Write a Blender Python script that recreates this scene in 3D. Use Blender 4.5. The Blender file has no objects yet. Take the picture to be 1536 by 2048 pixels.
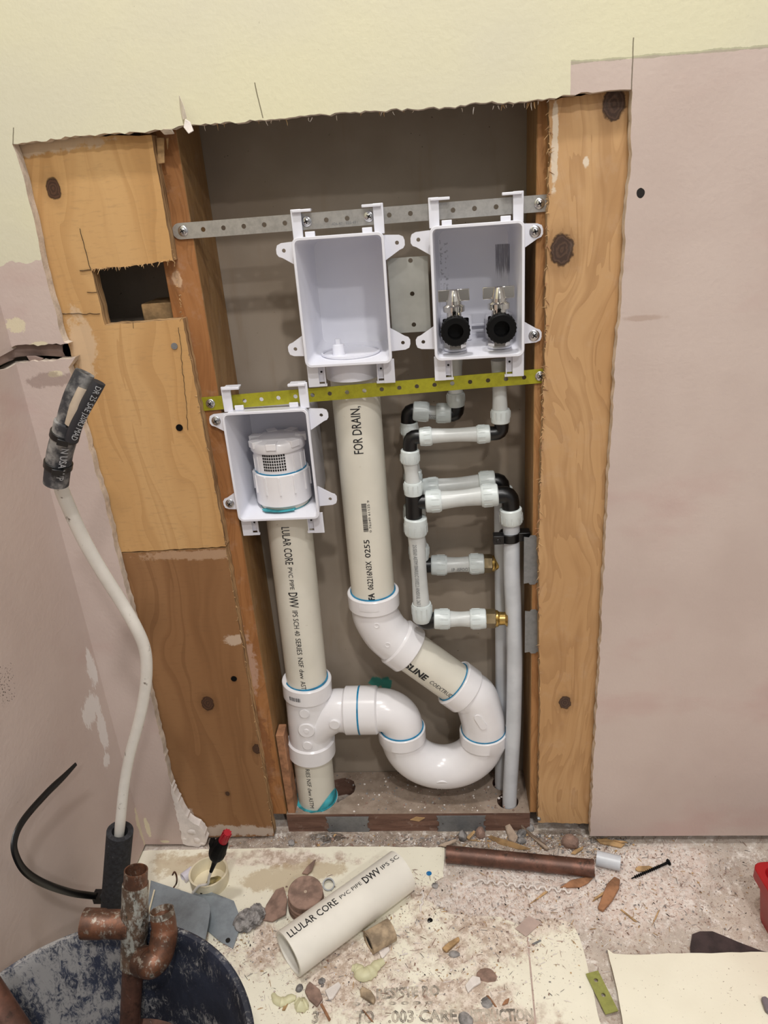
import bpy, bmesh, math, random
from mathutils import Vector, Matrix
from mathutils.geometry import delaunay_2d_cdt
random.seed(7)
S = bpy.context.scene
COL = S.collection
PI = math.pi
# ------------------------------------------------------------------ camera
FPX = 1480.0
_dn = Vector((262, 3416, FPX)).normalized()
_lx = Vector((-17700, (17700*262-FPX*FPX)/3416, FPX)).normalized()
_X = -_lx; _Z = -_dn; _Y = _Z.cross(_X)
RM = Matrix((_X, _Y, _Z))                # image axes -> world
CAM = Vector((0, -0.834, 0.922))
def ray(px, py): return RM @ Vector((px-768, py-1024, FPX))
def at(px, py, Y):                       # point of the plane y = Y seen at a pixel
    d = ray(px, py); return CAM + d*((Y-CAM.y)/d.y)
def fl(px, py, z=0.0):                   # point of the plane z = z
    d = ray(px, py); return CAM + d*((z-CAM.z)/d.z)
def onx(px, py, x):
    d = ray(px, py); return CAM + d*((x-CAM.x)/d.x)
def az(px, py, zc): return CAM + ray(px, py)*(zc/FPX)
cd = bpy.data.cameras.new('camera'); cam = bpy.data.objects.new('camera', cd); COL.objects.link(cam)
cr = RM @ Vector((1, 0, 0)); cu = RM @ Vector((0, -1, 0)); cb = RM @ Vector((0, 0, -1))
cam.matrix_world = Matrix(((cr.x, cu.x, cb.x, CAM.x), (cr.y, cu.y, cb.y, CAM.y), (cr.z, cu.z, cb.z, CAM.z), (0, 0, 0, 1)))
cd.sensor_fit = 'HORIZONTAL'; cd.sensor_width = 36; cd.lens = 36*FPX/1536; cd.clip_start = 0.01
S.camera = cam
# ------------------------------------------------------------------ light
W = bpy.data.worlds.new('world'); S.world = W; W.use_nodes = True
W.node_tree.nodes['Background'].inputs[0].default_value = (1.0, 0.97, 0.95, 1)
W.node_tree.nodes['Background'].inputs[1].default_value = 0.42
_t = W.node_tree; _tc = _t.nodes.new('ShaderNodeTexCoord'); _nz = _t.nodes.new('ShaderNodeTexNoise'); _cr = _t.nodes.new('ShaderNodeValToRGB')
_nz.inputs['Scale'].default_value = 2.2; _nz.inputs['Detail'].default_value = 1  # made-up bright and dark patches in the world, for varied metal reflections
_t.links.new(_tc.outputs['Generated'], _nz.inputs['Vector']); _t.links.new(_nz.outputs[0], _cr.inputs[0]); _t.links.new(_cr.outputs[0], _t.nodes['Background'].inputs[0])
_cr.color_ramp.elements[0].position = .38; _cr.color_ramp.elements[0].color = (.30, .27, .25, 1)
_cr.color_ramp.elements[1].position = .62; _cr.color_ramp.elements[1].color = (1.7, 1.65, 1.6, 1)
def lamp(name, loc, power, size, colr=(1, .97, .94)):
    l = bpy.data.lights.new(name, 'AREA'); l.shape = 'DISK'; l.size = size; l.energy = power; l.color = colr
    o = bpy.data.objects.new(name, l); COL.objects.link(o); o.location = loc
    return o
lamp('ceiling_lamp', (0.22, -1.42, 2.4), 22, 0.12)
lamp('ceiling_lamp', (-0.12, -0.52, 2.4), 17, 0.12)
lamp('ceiling_lamp', (0.75, -2.3, 2.4), 22, 0.14)
VS = S.view_settings
VS.view_transform = 'Standard'; VS.look = 'None'; VS.exposure = -0.14; VS.gamma = 1.0; VS.use_curve_mapping = False
# ------------------------------------------------------------------ materials
def lin(c):
    c = c/255.0
    return c/12.92 if c <= .04045 else ((c+.055)/1.055)**2.4
def rgb(r, g, b): return (lin(r), lin(g), lin(b), 1)
class NT:
    def __init__(s, name, rough=.6, metal=0.0, spec=.5):
        s.m = bpy.data.materials.new(name); s.m.use_nodes = True
        s.t = s.m.node_tree; s.b = s.t.nodes['Principled BSDF']
        s.b.inputs['Roughness'].default_value = rough; s.b.inputs['Metallic'].default_value = metal
        s.b.inputs['Specular IOR Level'].default_value = spec
        s._pos = None
    def n(s, k): return s.t.nodes.new(k)
    def put(s, sock, v):
        if v is None: return
        if hasattr(v, 'is_output'): s.t.links.new(v, sock)
        else: sock.default_value = v
    def pos(s):
        if not s._pos: s._pos = s.n('ShaderNodeNewGeometry').outputs['Position']
        return s._pos
    def nrm(s): return s.n('ShaderNodeNewGeometry').outputs['Normal']
    def sep(s, v):
        q = s.n('ShaderNodeSeparateXYZ'); s.put(q.inputs[0], v); return q.outputs
    def comb(s, x, y, z):
        q = s.n('ShaderNodeCombineXYZ')
        for i, v in enumerate((x, y, z)): s.put(q.inputs[i], v)
        return q.outputs[0]
    def ma(s, op, a, b=None, c=None, clamp=False):
        q = s.n('ShaderNodeMath'); q.operation = op; q.use_clamp = clamp
        s.put(q.inputs[0], a); s.put(q.inputs[1], b); s.put(q.inputs[2], c); return q.outputs[0]
    def vm(s, op, a, b=None, sc=None):
        q = s.n('ShaderNodeVectorMath'); q.operation = op
        s.put(q.inputs[0], a); s.put(q.inputs[1], b)
        if sc is not None: s.put(q.inputs['Scale'], sc)
        return q.outputs['Value'] if op in ('LENGTH', 'DISTANCE', 'DOT_PRODUCT') else q.outputs[0]
    def noise(s, v, scale, det=3, rough=.55, dist=0):
        q = s.n('ShaderNodeTexNoise'); s.put(q.inputs['Vector'], v)
        q.inputs['Scale'].default_value = scale; q.inputs['Detail'].default_value = det
        q.inputs['Roughness'].default_value = rough; q.inputs['Distortion'].default_value = dist
        return q.outputs[0]
    def voro(s, v, scale, feat='F1'):
        q = s.n('ShaderNodeTexVoronoi'); q.feature = feat; s.put(q.inputs['Vector'], v); q.inputs['Scale'].default_value = scale
        return q.outputs
    def mix(s, f, a, b, mode='MIX'):
        q = s.n('ShaderNodeMix'); q.data_type = 'RGBA'; q.blend_type = mode
        s.put(q.inputs['Factor'], f); s.put(q.inputs[6], a); s.put(q.inputs[7], b); return q.outputs[2]
    def ss(s, v, a, b):                   # smoothstep
        q = s.n('ShaderNodeMapRange'); q.interpolation_type = 'SMOOTHSTEP'
        s.put(q.inputs[0], v); q.inputs[1].default_value = a; q.inputs[2].default_value = b
        return q.outputs[0]
    def mapv(s, v, sc):
        return s.vm('MULTIPLY', v, sc)
    def blobs(s, lst, nz, amp=.5, edge=.12):   # list of (centre, (rx,ry,rz)); soft ragged patches at places
        out = None
        for c, r in lst:
            d = s.vm('LENGTH', s.vm('DIVIDE', s.vm('SUBTRACT', s.pos(), tuple(c)), tuple(r)))
            out = d if out is None else s.ma('MINIMUM', out, d)
        v = s.ma('SUBTRACT', 1.0, out)
        v = s.ma('ADD', v, s.ma('MULTIPLY', s.ma('SUBTRACT', nz, .5), amp*2))
        return s.ss(v, 0, edge)
    def bump(s, h, strength=.3, dist=.001):
        q = s.n('ShaderNodeBump'); q.inputs['Strength'].default_value = strength; q.inputs['Distance'].default_value = dist
        s.put(q.inputs['Height'], h); s.t.links.new(q.outputs[0], s.b.inputs['Normal'])
    def col(s, c): s.put(s.b.inputs['Base Color'], c)
    def rough(s, c): s.put(s.b.inputs['Roughness'], c)

def plain(name, c, rough=.5, metal=0, var=.12, sc=30, spec=.5, bump=0, dirt=None, dsc=60, dth=(.62, .75)):
    m = NT(name, rough, metal, spec)
    n1 = m.noise(m.pos(), sc, 4)
    c0 = rgb(*c); d = tuple(x*(1-var*1.6) for x in c0[:3])+(1,)
    cc = m.mix(m.ss(n1, .35, .68), c0, d)
    if dirt:
        cc = m.mix(m.ss(m.noise(m.pos(), dsc, 5, .65), *dth), cc, rgb(*dirt))
    m.col(cc)
    if bump: m.bump(m.noise(m.pos(), sc*8, 3), bump, .0008)
    return m.m

# painted drywall: cream above, mauve where the old tile / cabinet was
def wallpaint(name, left=False):
    m = NT(name, .55, 0, .35)
    P = m.pos(); x, y, z = m.sep(P)
    nz = m.noise(P, 55, 4, .6); nb = m.noise(P, 6, 3)
    cream = m.mix(m.ss(m.noise(m.mapv(P, (1, 1, 1.4)), 3, 3), .35, .7), rgb(217, 213, 184), rgb(210, 206, 186))
    mauve = m.mix(m.ss(nb, .35, .7), rgb(200, 184, 176), rgb(192, 175, 167))
    mauve = m.mix(m.ma('MULTIPLY', m.ss(m.noise(m.mapv(P, (1, 1, 2)), 5, 4), .52, .7), .35), mauve, rgb(186, 150, 145))
    c = cream
    jit = m.ma('MULTIPLY', m.ma('SUBTRACT', nz, .5), .006)
    a = at(1142, 125, 0); b = at(1536, 93, 0)
    s = (b.z-a.z)/(b.x-a.x)
    zl = m.ma('ADD', m.ma('MULTIPLY', m.ma('SUBTRACT', x, a.x), s), a.z)
    fR = m.ma('MULTIPLY', m.ma('GREATER_THAN', m.ma('ADD', x, m.ma('MULTIPLY', jit, .3)), a.x), m.ma('GREATER_THAN', m.ma('ADD', zl, jit), z))
    zc = at(60, 518, 0).z
    jl = m.ma('MULTIPLY', m.ma('SUBTRACT', m.noise(P, 22, 4, .6), .5), .035)
    fL = m.ma('MULTIPLY', m.ma('LESS_THAN', x, -.2), m.ma('GREATER_THAN', m.ma('ADD', zc, jl), z))
    f = m.ma('MAXIMUM', fR, fL)
    c = m.mix(f, cream, mauve)
    # greenish scraped line at the boundary
    dl = m.ma('ABSOLUTE', m.ma('SUBTRACT', z, zl))
    c = m.mix(m.ma('MULTIPLY', m.ma('MULTIPLY', m.ma('LESS_THAN', dl, m.ma('MULTIPLY', m.ma('SUBTRACT', nz, .25), .0055)), m.ma('GREATER_THAN', x, a.x)), .55), c, rgb(150, 150, 122))
    # scuffs and specks
    sp = m.ss(m.noise(P, 260, 2), .74, .78)
    c = m.mix(m.ma('MULTIPLY', sp, .35), c, rgb(120, 104, 96))
    if left:
        pts = [(onx(183, 1335, -.493), (.01, .012, .032)), (onx(182, 1420, -.493), (.01, .026, .024)), (onx(205, 1460, -.493), (.01, .012, .04)), (onx(212, 1520, -.493), (.01, .012, .014))]
        st = m.noise(m.mapv(P, (1, 2.5, 1)), 60, 5, .75)
        c = m.mix(m.blobs(pts, st, 1.0, .25), c, rgb(224, 218, 214))
        pts = [(onx(280, 1650, -.493), (.01, .008, .035))]
        c = m.mix(m.blobs(pts, nz, .9, .1), c, rgb(214, 204, 178))
        pts = [(onx(10, 1370, -.493), (.01, .02, .03))]
        c = m.mix(m.ma('MULTIPLY', m.blobs(pts, nz, .9, .4), m.ss(m.noise(P, 420, 2), .6, .64)), c, rgb(60, 52, 48))
    else:
        pts = [(at(32, 650, 0), (.012, .02, .009)), (at(80, 688, 0), (.012, .02, .003)), (at(295, 1655, 0), (.004, .02, .02)), (at(330, 1683, 0), (.008, .02, .003)), (at(112, 748, 0), (.01, .02, .004))]
        c = m.mix(m.blobs(pts, m.noise(P, 140, 4, .7), .8, .1), c, rgb(216, 206, 178))
        # plaster smear near the foot of the cut edge
        pts = [(at(1180, 1620, 0), (.02, .02, .02))]
        # screw hole and pencil marks
        pts = [(at(1281, 386, 0), (.004, .02, .005))]
        c = m.mix(m.blobs(pts, nz, .4, .05), c, rgb(30, 26, 24))
        pts = [(at(1285, 636, 0), (.03, .02, .004))]
        c = m.mix(m.ma('MULTIPLY', m.blobs(pts, nz, .6, .5), .35), c, rgb(150, 120, 100))
        # cut score lines
        for (p, q) in (((1267, 75), (1263, 180)), ((509, 165), (526, 236)), ((27, 255), (26, 290))):
            A = at(*p, 0); B = at(*q, 0)
            k = (B.x-A.x)/(B.z-A.z)
            dx = m.ma('ABSOLUTE', m.ma('SUBTRACT', m.ma('ADD', x, m.ma('MULTIPLY', m.ma('SUBTRACT', nz, .5), .0015)), m.ma('ADD', m.ma('MULTIPLY', m.ma('SUBTRACT', z, A.z), k), A.x)))
            f = m.ma('MULTIPLY', m.ma('LESS_THAN', dx, .0006), m.ma('MULTIPLY', m.ma('LESS_THAN', z, A.z), m.ma('GREATER_THAN', z, B.z)))
            c = m.mix(m.ma('MULTIPLY', f, .8), c, rgb(95, 85, 65))
        # wavy dirty mark under the slot
        pts = [(at(100, 760, 0), (.035, .02, .01))]
        c = m.mix(m.ma('MULTIPLY', m.blobs(pts, m.noise(P, 70, 5, .7), 1.0, .3), .5), c, rgb(128, 106, 98))
    m.col(c)
    m.bump(m.ma('ADD', m.noise(P, 180, 3), m.ma('MULTIPLY', m.noise(P, 25, 3), 1.5)), .25, .0012)
    return m.m

def wood(name, c1, c2, c3, ax='x', gs=26, ln=1.6, knots=(), knotc=(66, 46, 34), dusty=0, rays=0.0, patches=(), rough=.6):
    """grain runs along z; ax is the cross-grain axis of the seen face"""
    m = NT(name, rough, 0, .3)
    P = m.pos(); x, y, z = m.sep(P)
    u = x if ax == 'x' else y
    warp = m.ma('MULTIPLY', m.ma('SUBTRACT', m.noise(m.mapv(P, (4, 4, 1.6)), 2.2, 2), .5), .12)
    uu = m.ma('ADD', u, warp); zz = z
    kd = None; kmask = None
    for (kx, kz, kr) in knots:
        dx = m.ma('SUBTRACT', u, kx); dz = m.ma('MULTIPLY', m.ma('SUBTRACT', z, kz), .75)
        d = m.ma('SQRT', m.ma('ADD', m.ma('MULTIPLY', dx, dx), m.ma('MULTIPLY', dz, dz)))
        g = m.ma('EXPONENT', m.ma('MULTIPLY', m.ma('MULTIPLY', d, d), -1/(kr*3.2)**2))
        sg = m.ma('SUBTRACT', m.ma('MULTIPLY', m.ss(dx, -kr*.6, kr*.6), 2.0), 1.0)
        uu = m.ma('SUBTRACT', uu, m.ma('MULTIPLY', m.ma('MULTIPLY', sg, g), kr*1.3))
        dn = m.ma('DIVIDE', d, kr)
        kd = dn if kd is None else m.ma('MINIMUM', kd, dn)
    V = m.comb(uu, m.ma('MULTIPLY', y if ax == 'x' else x, 1.0), m.ma('MULTIPLY', zz, .045*ln))
    n1 = m.noise(V, gs, 4, .6)
    n2 = m.noise(m.comb(uu, y if ax == 'x' else x, m.ma('MULTIPLY', zz, .03)), gs*9, 3, .65)
    rings = m.ma('FRACT', m.ma('MULTIPLY', n1, 9))
    rings = m.ss(rings, .35, 1.0)
    c = m.mix(m.ss(n1, .3, .7), rgb(*c1), rgb(*c2))
    c = m.mix(m.ma('MULTIPLY', rings, .38), c, rgb(*c3))
    c = m.mix(m.ma('MULTIPLY', m.ss(n2, .5, .75), .35), c, rgb(*c3))
    if rays:
        c = m.mix(m.ma('MULTIPLY', m.ss(m.noise(m.mapv(P, (2, 2, 9)), 30, 3, .7), .5, .75), rays), c, rgb(*[int(v*.78) for v in c1]))
    if kd is not None:
        nk = m.ma('ADD', kd, m.ma('MULTIPLY', m.ma('SUBTRACT', m.noise(P, 150, 4), .5), .7))
        rg = m.ma('MULTIPLY', m.ma('SINE', m.ma('MULTIPLY', nk, 17)), .5)
        kc = m.mix(m.ss(rg, -.3, .5), rgb(*knotc), rgb(*[int(v*1.28) for v in knotc]))
        c = m.mix(m.ma('MULTIPLY', m.ss(nk, 2.4, 1.0), .35), c, rgb(*[int(v*.8) for v in c3]))
        c = m.mix(m.ss(nk, 1.06, .92), c, kc)
        c = m.mix(m.ma('MULTIPLY', m.ma('MULTIPLY', m.ss(nk, .85, 1.0), m.ss(nk, 1.2, 1.02)), .8), c, rgb(40, 22, 14))
    for (pts, pc, amt) in patches:
        c = m.mix(m.ma('MULTIPLY', m.blobs(pts, m.noise(P, 90, 5, .7), .9, .3), amt), c, rgb(*pc))
    if dusty:
        c = m.mix(m.ma('MULTIPLY', m.ss(m.noise(P, 40, 5, .7), .5, .72), dusty), c, rgb(206, 190, 176))
    m.col(c)
    m.bump(m.ma('ADD', n2, m.ma('MULTIPLY', rings, .5)), .35, .0006)
    return m.m
def kn(px, py, Y, r): p = at(px, py, Y); return (p.x, p.z, r)

M_wall = wallpaint('wall_paint'); M_wall_l = wallpaint('wall_paint_left', True)
M_core = plain('gypsum_core', (220, 206, 190), .9, var=.2, sc=60, bump=.5, dirt=(150, 122, 100), dsc=110, dth=(.66, .74))
def rearwall():
    m = NT('drywall_paper', .55, 0, .4); P = m.pos()
    c = m.mix(m.ss(m.noise(P, 7, 4), .35, .7), rgb(156, 144, 130), rgb(140, 127, 112))
    c = m.mix(m.ma('MULTIPLY', m.ss(m.noise(m.mapv(P, (3, 1, .4)), 14, 4), .55, .75), .4), c, rgb(138, 120, 98))
    c = m.mix(m.ss(m.noise(P, 200, 2), .76, .8), c, rgb(80, 68, 55))
    c = m.mix(m.blobs([(at(752, 1365, .121), (.012, .02, .012)), (at(772, 1370, .121), (.01, .02, .02))], m.noise(P, 90, 3), .6, .3), c, rgb(60, 132, 120))
    m.col(c); m.bump(m.noise(P, 240, 3), .15, .0006); return m.m
M_rear = rearwall()
M_plyA = wood('plywood_upper', (204, 166, 116), (194, 152, 100), (170, 128, 80), gs=9, ln=1.5, knots=[kn(106, 377, .014, .0075)], rays=.35,
              patches=[([(at(165, 690, .014), (.02, .02, .04))], (216, 196, 170), .5), ([(at(60, 292, .014), (.09, .02, .01))], (205, 190, 172), .6)])
M_plyB = wood('plywood_lower', (152, 114, 78), (140, 101, 66), (116, 80, 50), gs=8, ln=1.6, knots=[kn(415, 1407, .014, .0085), kn(513, 1498, .014, .006), kn(455, 1588, .014, .003)], rays=.3,
              patches=[([(at(400, 1110, .014), (.1, .02, .008))], (190, 160, 132), .6), ([(at(450, 1662, .014), (.12, .02, .012))], (196, 184, 172), .75), ([(at(370, 1640, .014), (.02, .02, .03))], (206, 190, 178), .7), ([(at(470, 1280, .014), (.02, .02, .01))], (206, 186, 166), .7)])
M_ply_edge = NT('plywood_edge', .8)
_m = M_ply_edge; _x, _y, _z = _m.sep(_m.pos())
_m.col(_m.mix(_m.ss(_m.noise(_m.comb(_m.ma('MULTIPLY', _x, 40), _m.ma('MULTIPLY', _y, 260), _m.ma('MULTIPLY', _z, 12)), 1.5, 4, .7), .38, .66), rgb(196, 160, 114), rgb(96, 66, 38)))
M_ply_edge = M_ply_edge.m
M_stud = wood('stud_wood_face', (166, 116, 72), (150, 100, 58), (120, 78, 44), gs=30, dusty=.12,
              patches=[([(at(355, 560, .032), (.006, .02, .012))], (214, 182, 150), .7), ([(at(325, 370, .032), (.012, .02, .014))], (110, 70, 34), .5), ([(at(495, 1330, .032), (.015, .02, .06))], (196, 168, 152), .55), ([(at(520, 1500, .032), (.02, .02, .1))], (120, 78, 52), .6)])
M_stud_side = wood('stud_wood_side', (160, 126, 84), (146, 110, 70), (116, 84, 52), ax='y', gs=36, rays=.3, dusty=.1)
M_studR = wood('stud_wood_right', (184, 140, 94), (168, 120, 76), (130, 88, 52), gs=60, ln=.8)
M_board = wood('board_wood', (196, 158, 114), (182, 142, 98), (150, 110, 72), gs=16, ln=3.2, dusty=.08, knotc=(66, 50, 42),
               knots=[kn(1228, 208, .014, .0105), kn(1124, 500, .014, .0115), kn(1130, 1406, .014, .0075)],
               patches=[([(at(1110, 290, .014), (.004, .02, .05))], (216, 204, 186), .8), ([(at(1172, 325, .014), (.004, .02, .006))], (226, 214, 196), .8)])
M_wood = plain('fresh_wood', (196, 160, 114), .8, var=.3, sc=60, bump=.4)
M_woodD = plain('red_wood', (170, 122, 88), .8, var=.3, sc=60, bump=.4)
M_woodG = plain('dusty_wood', (184, 164, 146), .9, var=.3, sc=50, bump=.4)
def sill():
    m = NT('plate_wood', .8, 0, .2); P = m.pos(); N = m.sep(m.nrm())
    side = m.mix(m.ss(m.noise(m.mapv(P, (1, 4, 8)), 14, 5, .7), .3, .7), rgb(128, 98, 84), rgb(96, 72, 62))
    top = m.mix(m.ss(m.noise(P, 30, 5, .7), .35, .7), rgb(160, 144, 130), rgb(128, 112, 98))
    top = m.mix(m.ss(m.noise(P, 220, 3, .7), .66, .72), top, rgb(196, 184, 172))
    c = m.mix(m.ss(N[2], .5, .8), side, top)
    c = m.mix(m.ma('MULTIPLY', m.ss(m.noise(P, 60, 5, .7), .55, .75), .5), c, rgb(170, 152, 140))
    m.col(c); m.bump(m.noise(P, 150, 5, .7), .5, .0015); return m.m
M_sill = sill()
M_pvcw = plain('white_pvc', (232, 230, 232), .22, var=.03, sc=20, spec=.5)
M_pvcc = plain('cream_pvc', (222, 218, 205), .38, var=.05, sc=12, dirt=(176, 164, 142), dsc=90, dth=(.68, .8))
M_pvcl = plain('pale_pvc', (234, 230, 220), .35, var=.05, sc=14, dirt=(190, 184, 170), dsc=80, dth=(.66, .78))
M_box = plain('box_plastic', (226, 227, 236), .3, var=.03, sc=8)
def boxsmudge():
    m = NT('box_plastic_marked', .3); P = m.pos(); x, y, z = m.sep(P)
    q = at(1012, 488, .10); q2 = at(1010, 560, .10); q0 = at(885, 480, .10)
    st = m.noise(m.comb(m.ma('MULTIPLY', x, 900), 0, m.ma('MULTIPLY', z, 25)), 1.0, 4, .7)
    def band(x0, x1, z0, z1):
        fx = m.ma('MULTIPLY', m.ma('GREATER_THAN', x, x0), m.ma('LESS_THAN', x, x1))
        zj = m.ma('ADD', z, m.ma('MULTIPLY', m.ma('SUBTRACT', st, .5), .05))
        return m.ma('MULTIPLY', m.ma('MULTIPLY', fx, m.ss(zj, z0, z0+.014)), m.ma('MULTIPLY', m.ma('LESS_THAN', z, z1), m.ma('GREATER_THAN', y, .06)))
    f = m.ma('MULTIPLY', m.ma('MULTIPLY', band(q.x-.012, q.x+.004, q2.z+.004, q.z), m.ss(st, .30, .5)), .75)
    g = m.ma('MULTIPLY', m.ma('MULTIPLY', band(q0.x-.004, q0.x+.006, q2.z-.02, q0.z), m.ss(m.noise(P, 260, 3), .52, .62)), .45)
    c = m.mix(m.ma('MAXIMUM', f, g), rgb(226, 227, 236), rgb(84, 82, 94)); m.col(c); return m.m
M_boxB = boxsmudge()
M_primer = plain('blue_primer', (20, 132, 176), .35, var=.25, sc=90)
M_teal = plain('teal_primer', (70, 172, 184), .3, var=.35, sc=60)
def pex(name, c, ss=.25):
    m = NT(name, .32, 0, .5)
    m.col(m.mix(m.ss(m.noise(m.pos(), 26, 4), .35, .7), rgb(*c), rgb(*[int(v*.94) for v in c])))
    m.b.inputs['Subsurface Weight'].default_value = ss; m.b.inputs['Subsurface Radius'].default_value = (.004, .004, .004)
    m.b.inputs['Subsurface Scale'].default_value = 1.0
    return m.m
M_nut = pex('translucent_nut', (214, 222, 222)); M_tube = pex('translucent_tube', (208, 211, 210)); M_pex = pex('grey_white_tube', (204, 208, 214))
M_blk = plain('black_plastic', (12, 12, 14), .34, var=.2)
M_blkm = plain('black_matte', (4, 4, 5), .55, var=.2, spec=.2)
def galv(name, c, rough=.38, metal=.75, sc=120):
    m = NT(name, rough, metal)
    v = m.voro(m.pos(), sc)
    m.col(m.mix(m.ss(m.noise(m.pos(), sc, 4, .7), .35, .7), rgb(*c), rgb(*[int(q*.91) for q in c])))
    return m.m
M_galv = galv('galvanized', (192, 190, 186)); M_galvd = galv('galvanized_dull', (140, 142, 144), .5, .5)
M_galvp = galv('galvanized_sheet', (176, 176, 170), .5, .5, 14)
M_plate = galv('grey_steel_plate', (150, 160, 168), .42, .4, 60)
M_zinc = galv('yellow_zinc', (172, 168, 44), .4, .35)
M_zinc2 = galv('olive_zinc', (160, 164, 92), .42, .3)
M_screw = galv('screw_steel', (206, 206, 208), .22, .95)
M_chrome = NT('chrome', .07, 1.0); M_chrome.col(rgb(226, 222, 214)); M_chrome = M_chrome.m
M_brassd = galv('old_brass', (134, 118, 90), .4, .7); M_brass = galv('bright_brass', (196, 164, 96), .25, .9)
def copper(name, a, b, g, t=.5):
    m = NT(name, .45, .45); P = m.pos()
    c = m.mix(m.ss(m.noise(P, 34, 5, .7), .36, .62), rgb(*a), rgb(*b))
    c = m.mix(m.ss(m.noise(m.vm('ADD', P, (2, 3, 4)), 42, 5, .75), .52, .7), c, rgb(58, 44, 38))
    c = m.mix(m.ma('MULTIPLY', m.ss(m.noise(m.mapv(P, (1, 1, .5)), 130, 6, .75), t, t+.12), .85), c, rgb(*g))
    c = m.mix(m.ss(m.noise(P, 150, 3, .7), .66, .72), c, rgb(60, 66, 56))
    m.col(c); m.bump(m.noise(P, 120, 4), .25, .0006); return m.m
M_cop = copper('tarnished_copper', (124, 82, 60), (84, 60, 48), (160, 154, 142), .53)
M_copg = copper('solder_copper', (124, 100, 82), (96, 82, 70), (186, 188, 180), .46)
M_copb = copper('brown_copper', (118, 82, 68), (92, 66, 56), (190, 172, 164), .62)
M_whtpipe = plain('painted_pipe', (228, 224, 216), .45, var=.05, sc=40, dirt=(120, 108, 98), dsc=90, dth=(.62, .72))
M_foam = plain('black_foam', (46, 47, 52), .85, var=.35, sc=200, bump=.6, dirt=(88, 88, 92), dsc=300, dth=(.62, .7))
def hosem():
    m = NT('dusty_rubber', .6); P = m.pos()
    c = m.mix(m.ss(m.noise(P, 45, 5, .65), .42, .66), rgb(46, 47, 52), rgb(146, 144, 142)); m.col(c); return m.m
M_hose = hosem(); M_hose2 = plain('clean_rubber', (38, 38, 44), .55, var=.2)
def bucket():
    m = NT('bucket_rubber', .5, 0, .4); P = m.pos(); x, y, z = m.sep(P)
    c = m.mix(m.ss(m.noise(P, 12, 4), .35, .7), rgb(34, 38, 50), rgb(58, 64, 82))
    scr = m.noise(m.mapv(P, (1.2, 1.2, .5)), 170, 7, .85, 1.0)
    reg = m.noise(P, 20, 4, .65)
    lf = m.ss(x, -.26, -.40)
    th = m.ma('ADD', m.ma('MULTIPLY', reg, .55), m.ma('MULTIPLY', scr, .6))
    th = m.ma('ADD', th, m.ma('MULTIPLY', lf, .07))
    c = m.mix(m.ma('MULTIPLY', m.ss(th, .60, .69), .85), c, rgb(162, 160, 158))
    c = m.mix(m.ma('MULTIPLY', m.ss(m.noise(m.mapv(P, (1, 1, 3)), 160, 5, .75), .6, .72), .5), c, rgb(120, 122, 130))
    m.col(c); m.bump(scr, .35, .001); return m.m
M_bucket = bucket()
def floorm():
    m = NT('dusty_slab', .85, 0, .2); P = m.pos()
    c = m.mix(m.ss(m.noise(P, 9, 5, .65), .35, .68), rgb(206, 194, 182), rgb(190, 178, 168))
    c = m.mix(m.ma('MULTIPLY', m.ss(m.noise(P, 60, 5, .75), .5, .66), .6), c, rgb(160, 132, 118))
    pink = m.blobs([(fl(1240, 1780), (.15, .08, .1)), (fl(1040, 1790), (.17, .06, .1)), (fl(1330, 1720), (.1, .04, .1))], m.noise(P, 26, 5, .7), .7, .5)
    c = m.mix(m.ma('MULTIPLY', pink, .7), c, m.mix(m.ss(m.noise(P, 130, 4, .7), .42, .6), rgb(226, 206, 196), rgb(244, 236, 230)))
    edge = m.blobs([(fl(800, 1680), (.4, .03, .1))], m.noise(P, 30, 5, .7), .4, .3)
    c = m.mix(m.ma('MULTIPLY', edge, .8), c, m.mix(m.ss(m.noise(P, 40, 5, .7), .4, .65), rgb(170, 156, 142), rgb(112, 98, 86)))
    c = m.mix(m.ma('MULTIPLY', m.ss(m.noise(m.vm('ADD', P, (7, 1, 2)), 34, 7, .78), .52, .62), .8), c, rgb(244, 238, 232))
    c = m.mix(m.ma('MULTIPLY', m.ss(m.noise(m.vm('ADD', P, (1, 8, 2)), 48, 7, .8), .55, .66), .65), c, rgb(150, 124, 108))
    c = m.mix(m.ss(m.noise(P, 330, 3, .6), .64, .70), c, rgb(232, 222, 214))
    c = m.mix(m.ma('MULTIPLY', m.ss(m.noise(m.vm('ADD', P, (3, 1, 2)), 360, 3, .6), .64, .7), .8), c, rgb(112, 90, 78))
    m.col(c); m.bump(m.noise(P, 220, 5, .75), .7, .002); return m.m
M_floor = floorm()
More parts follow.
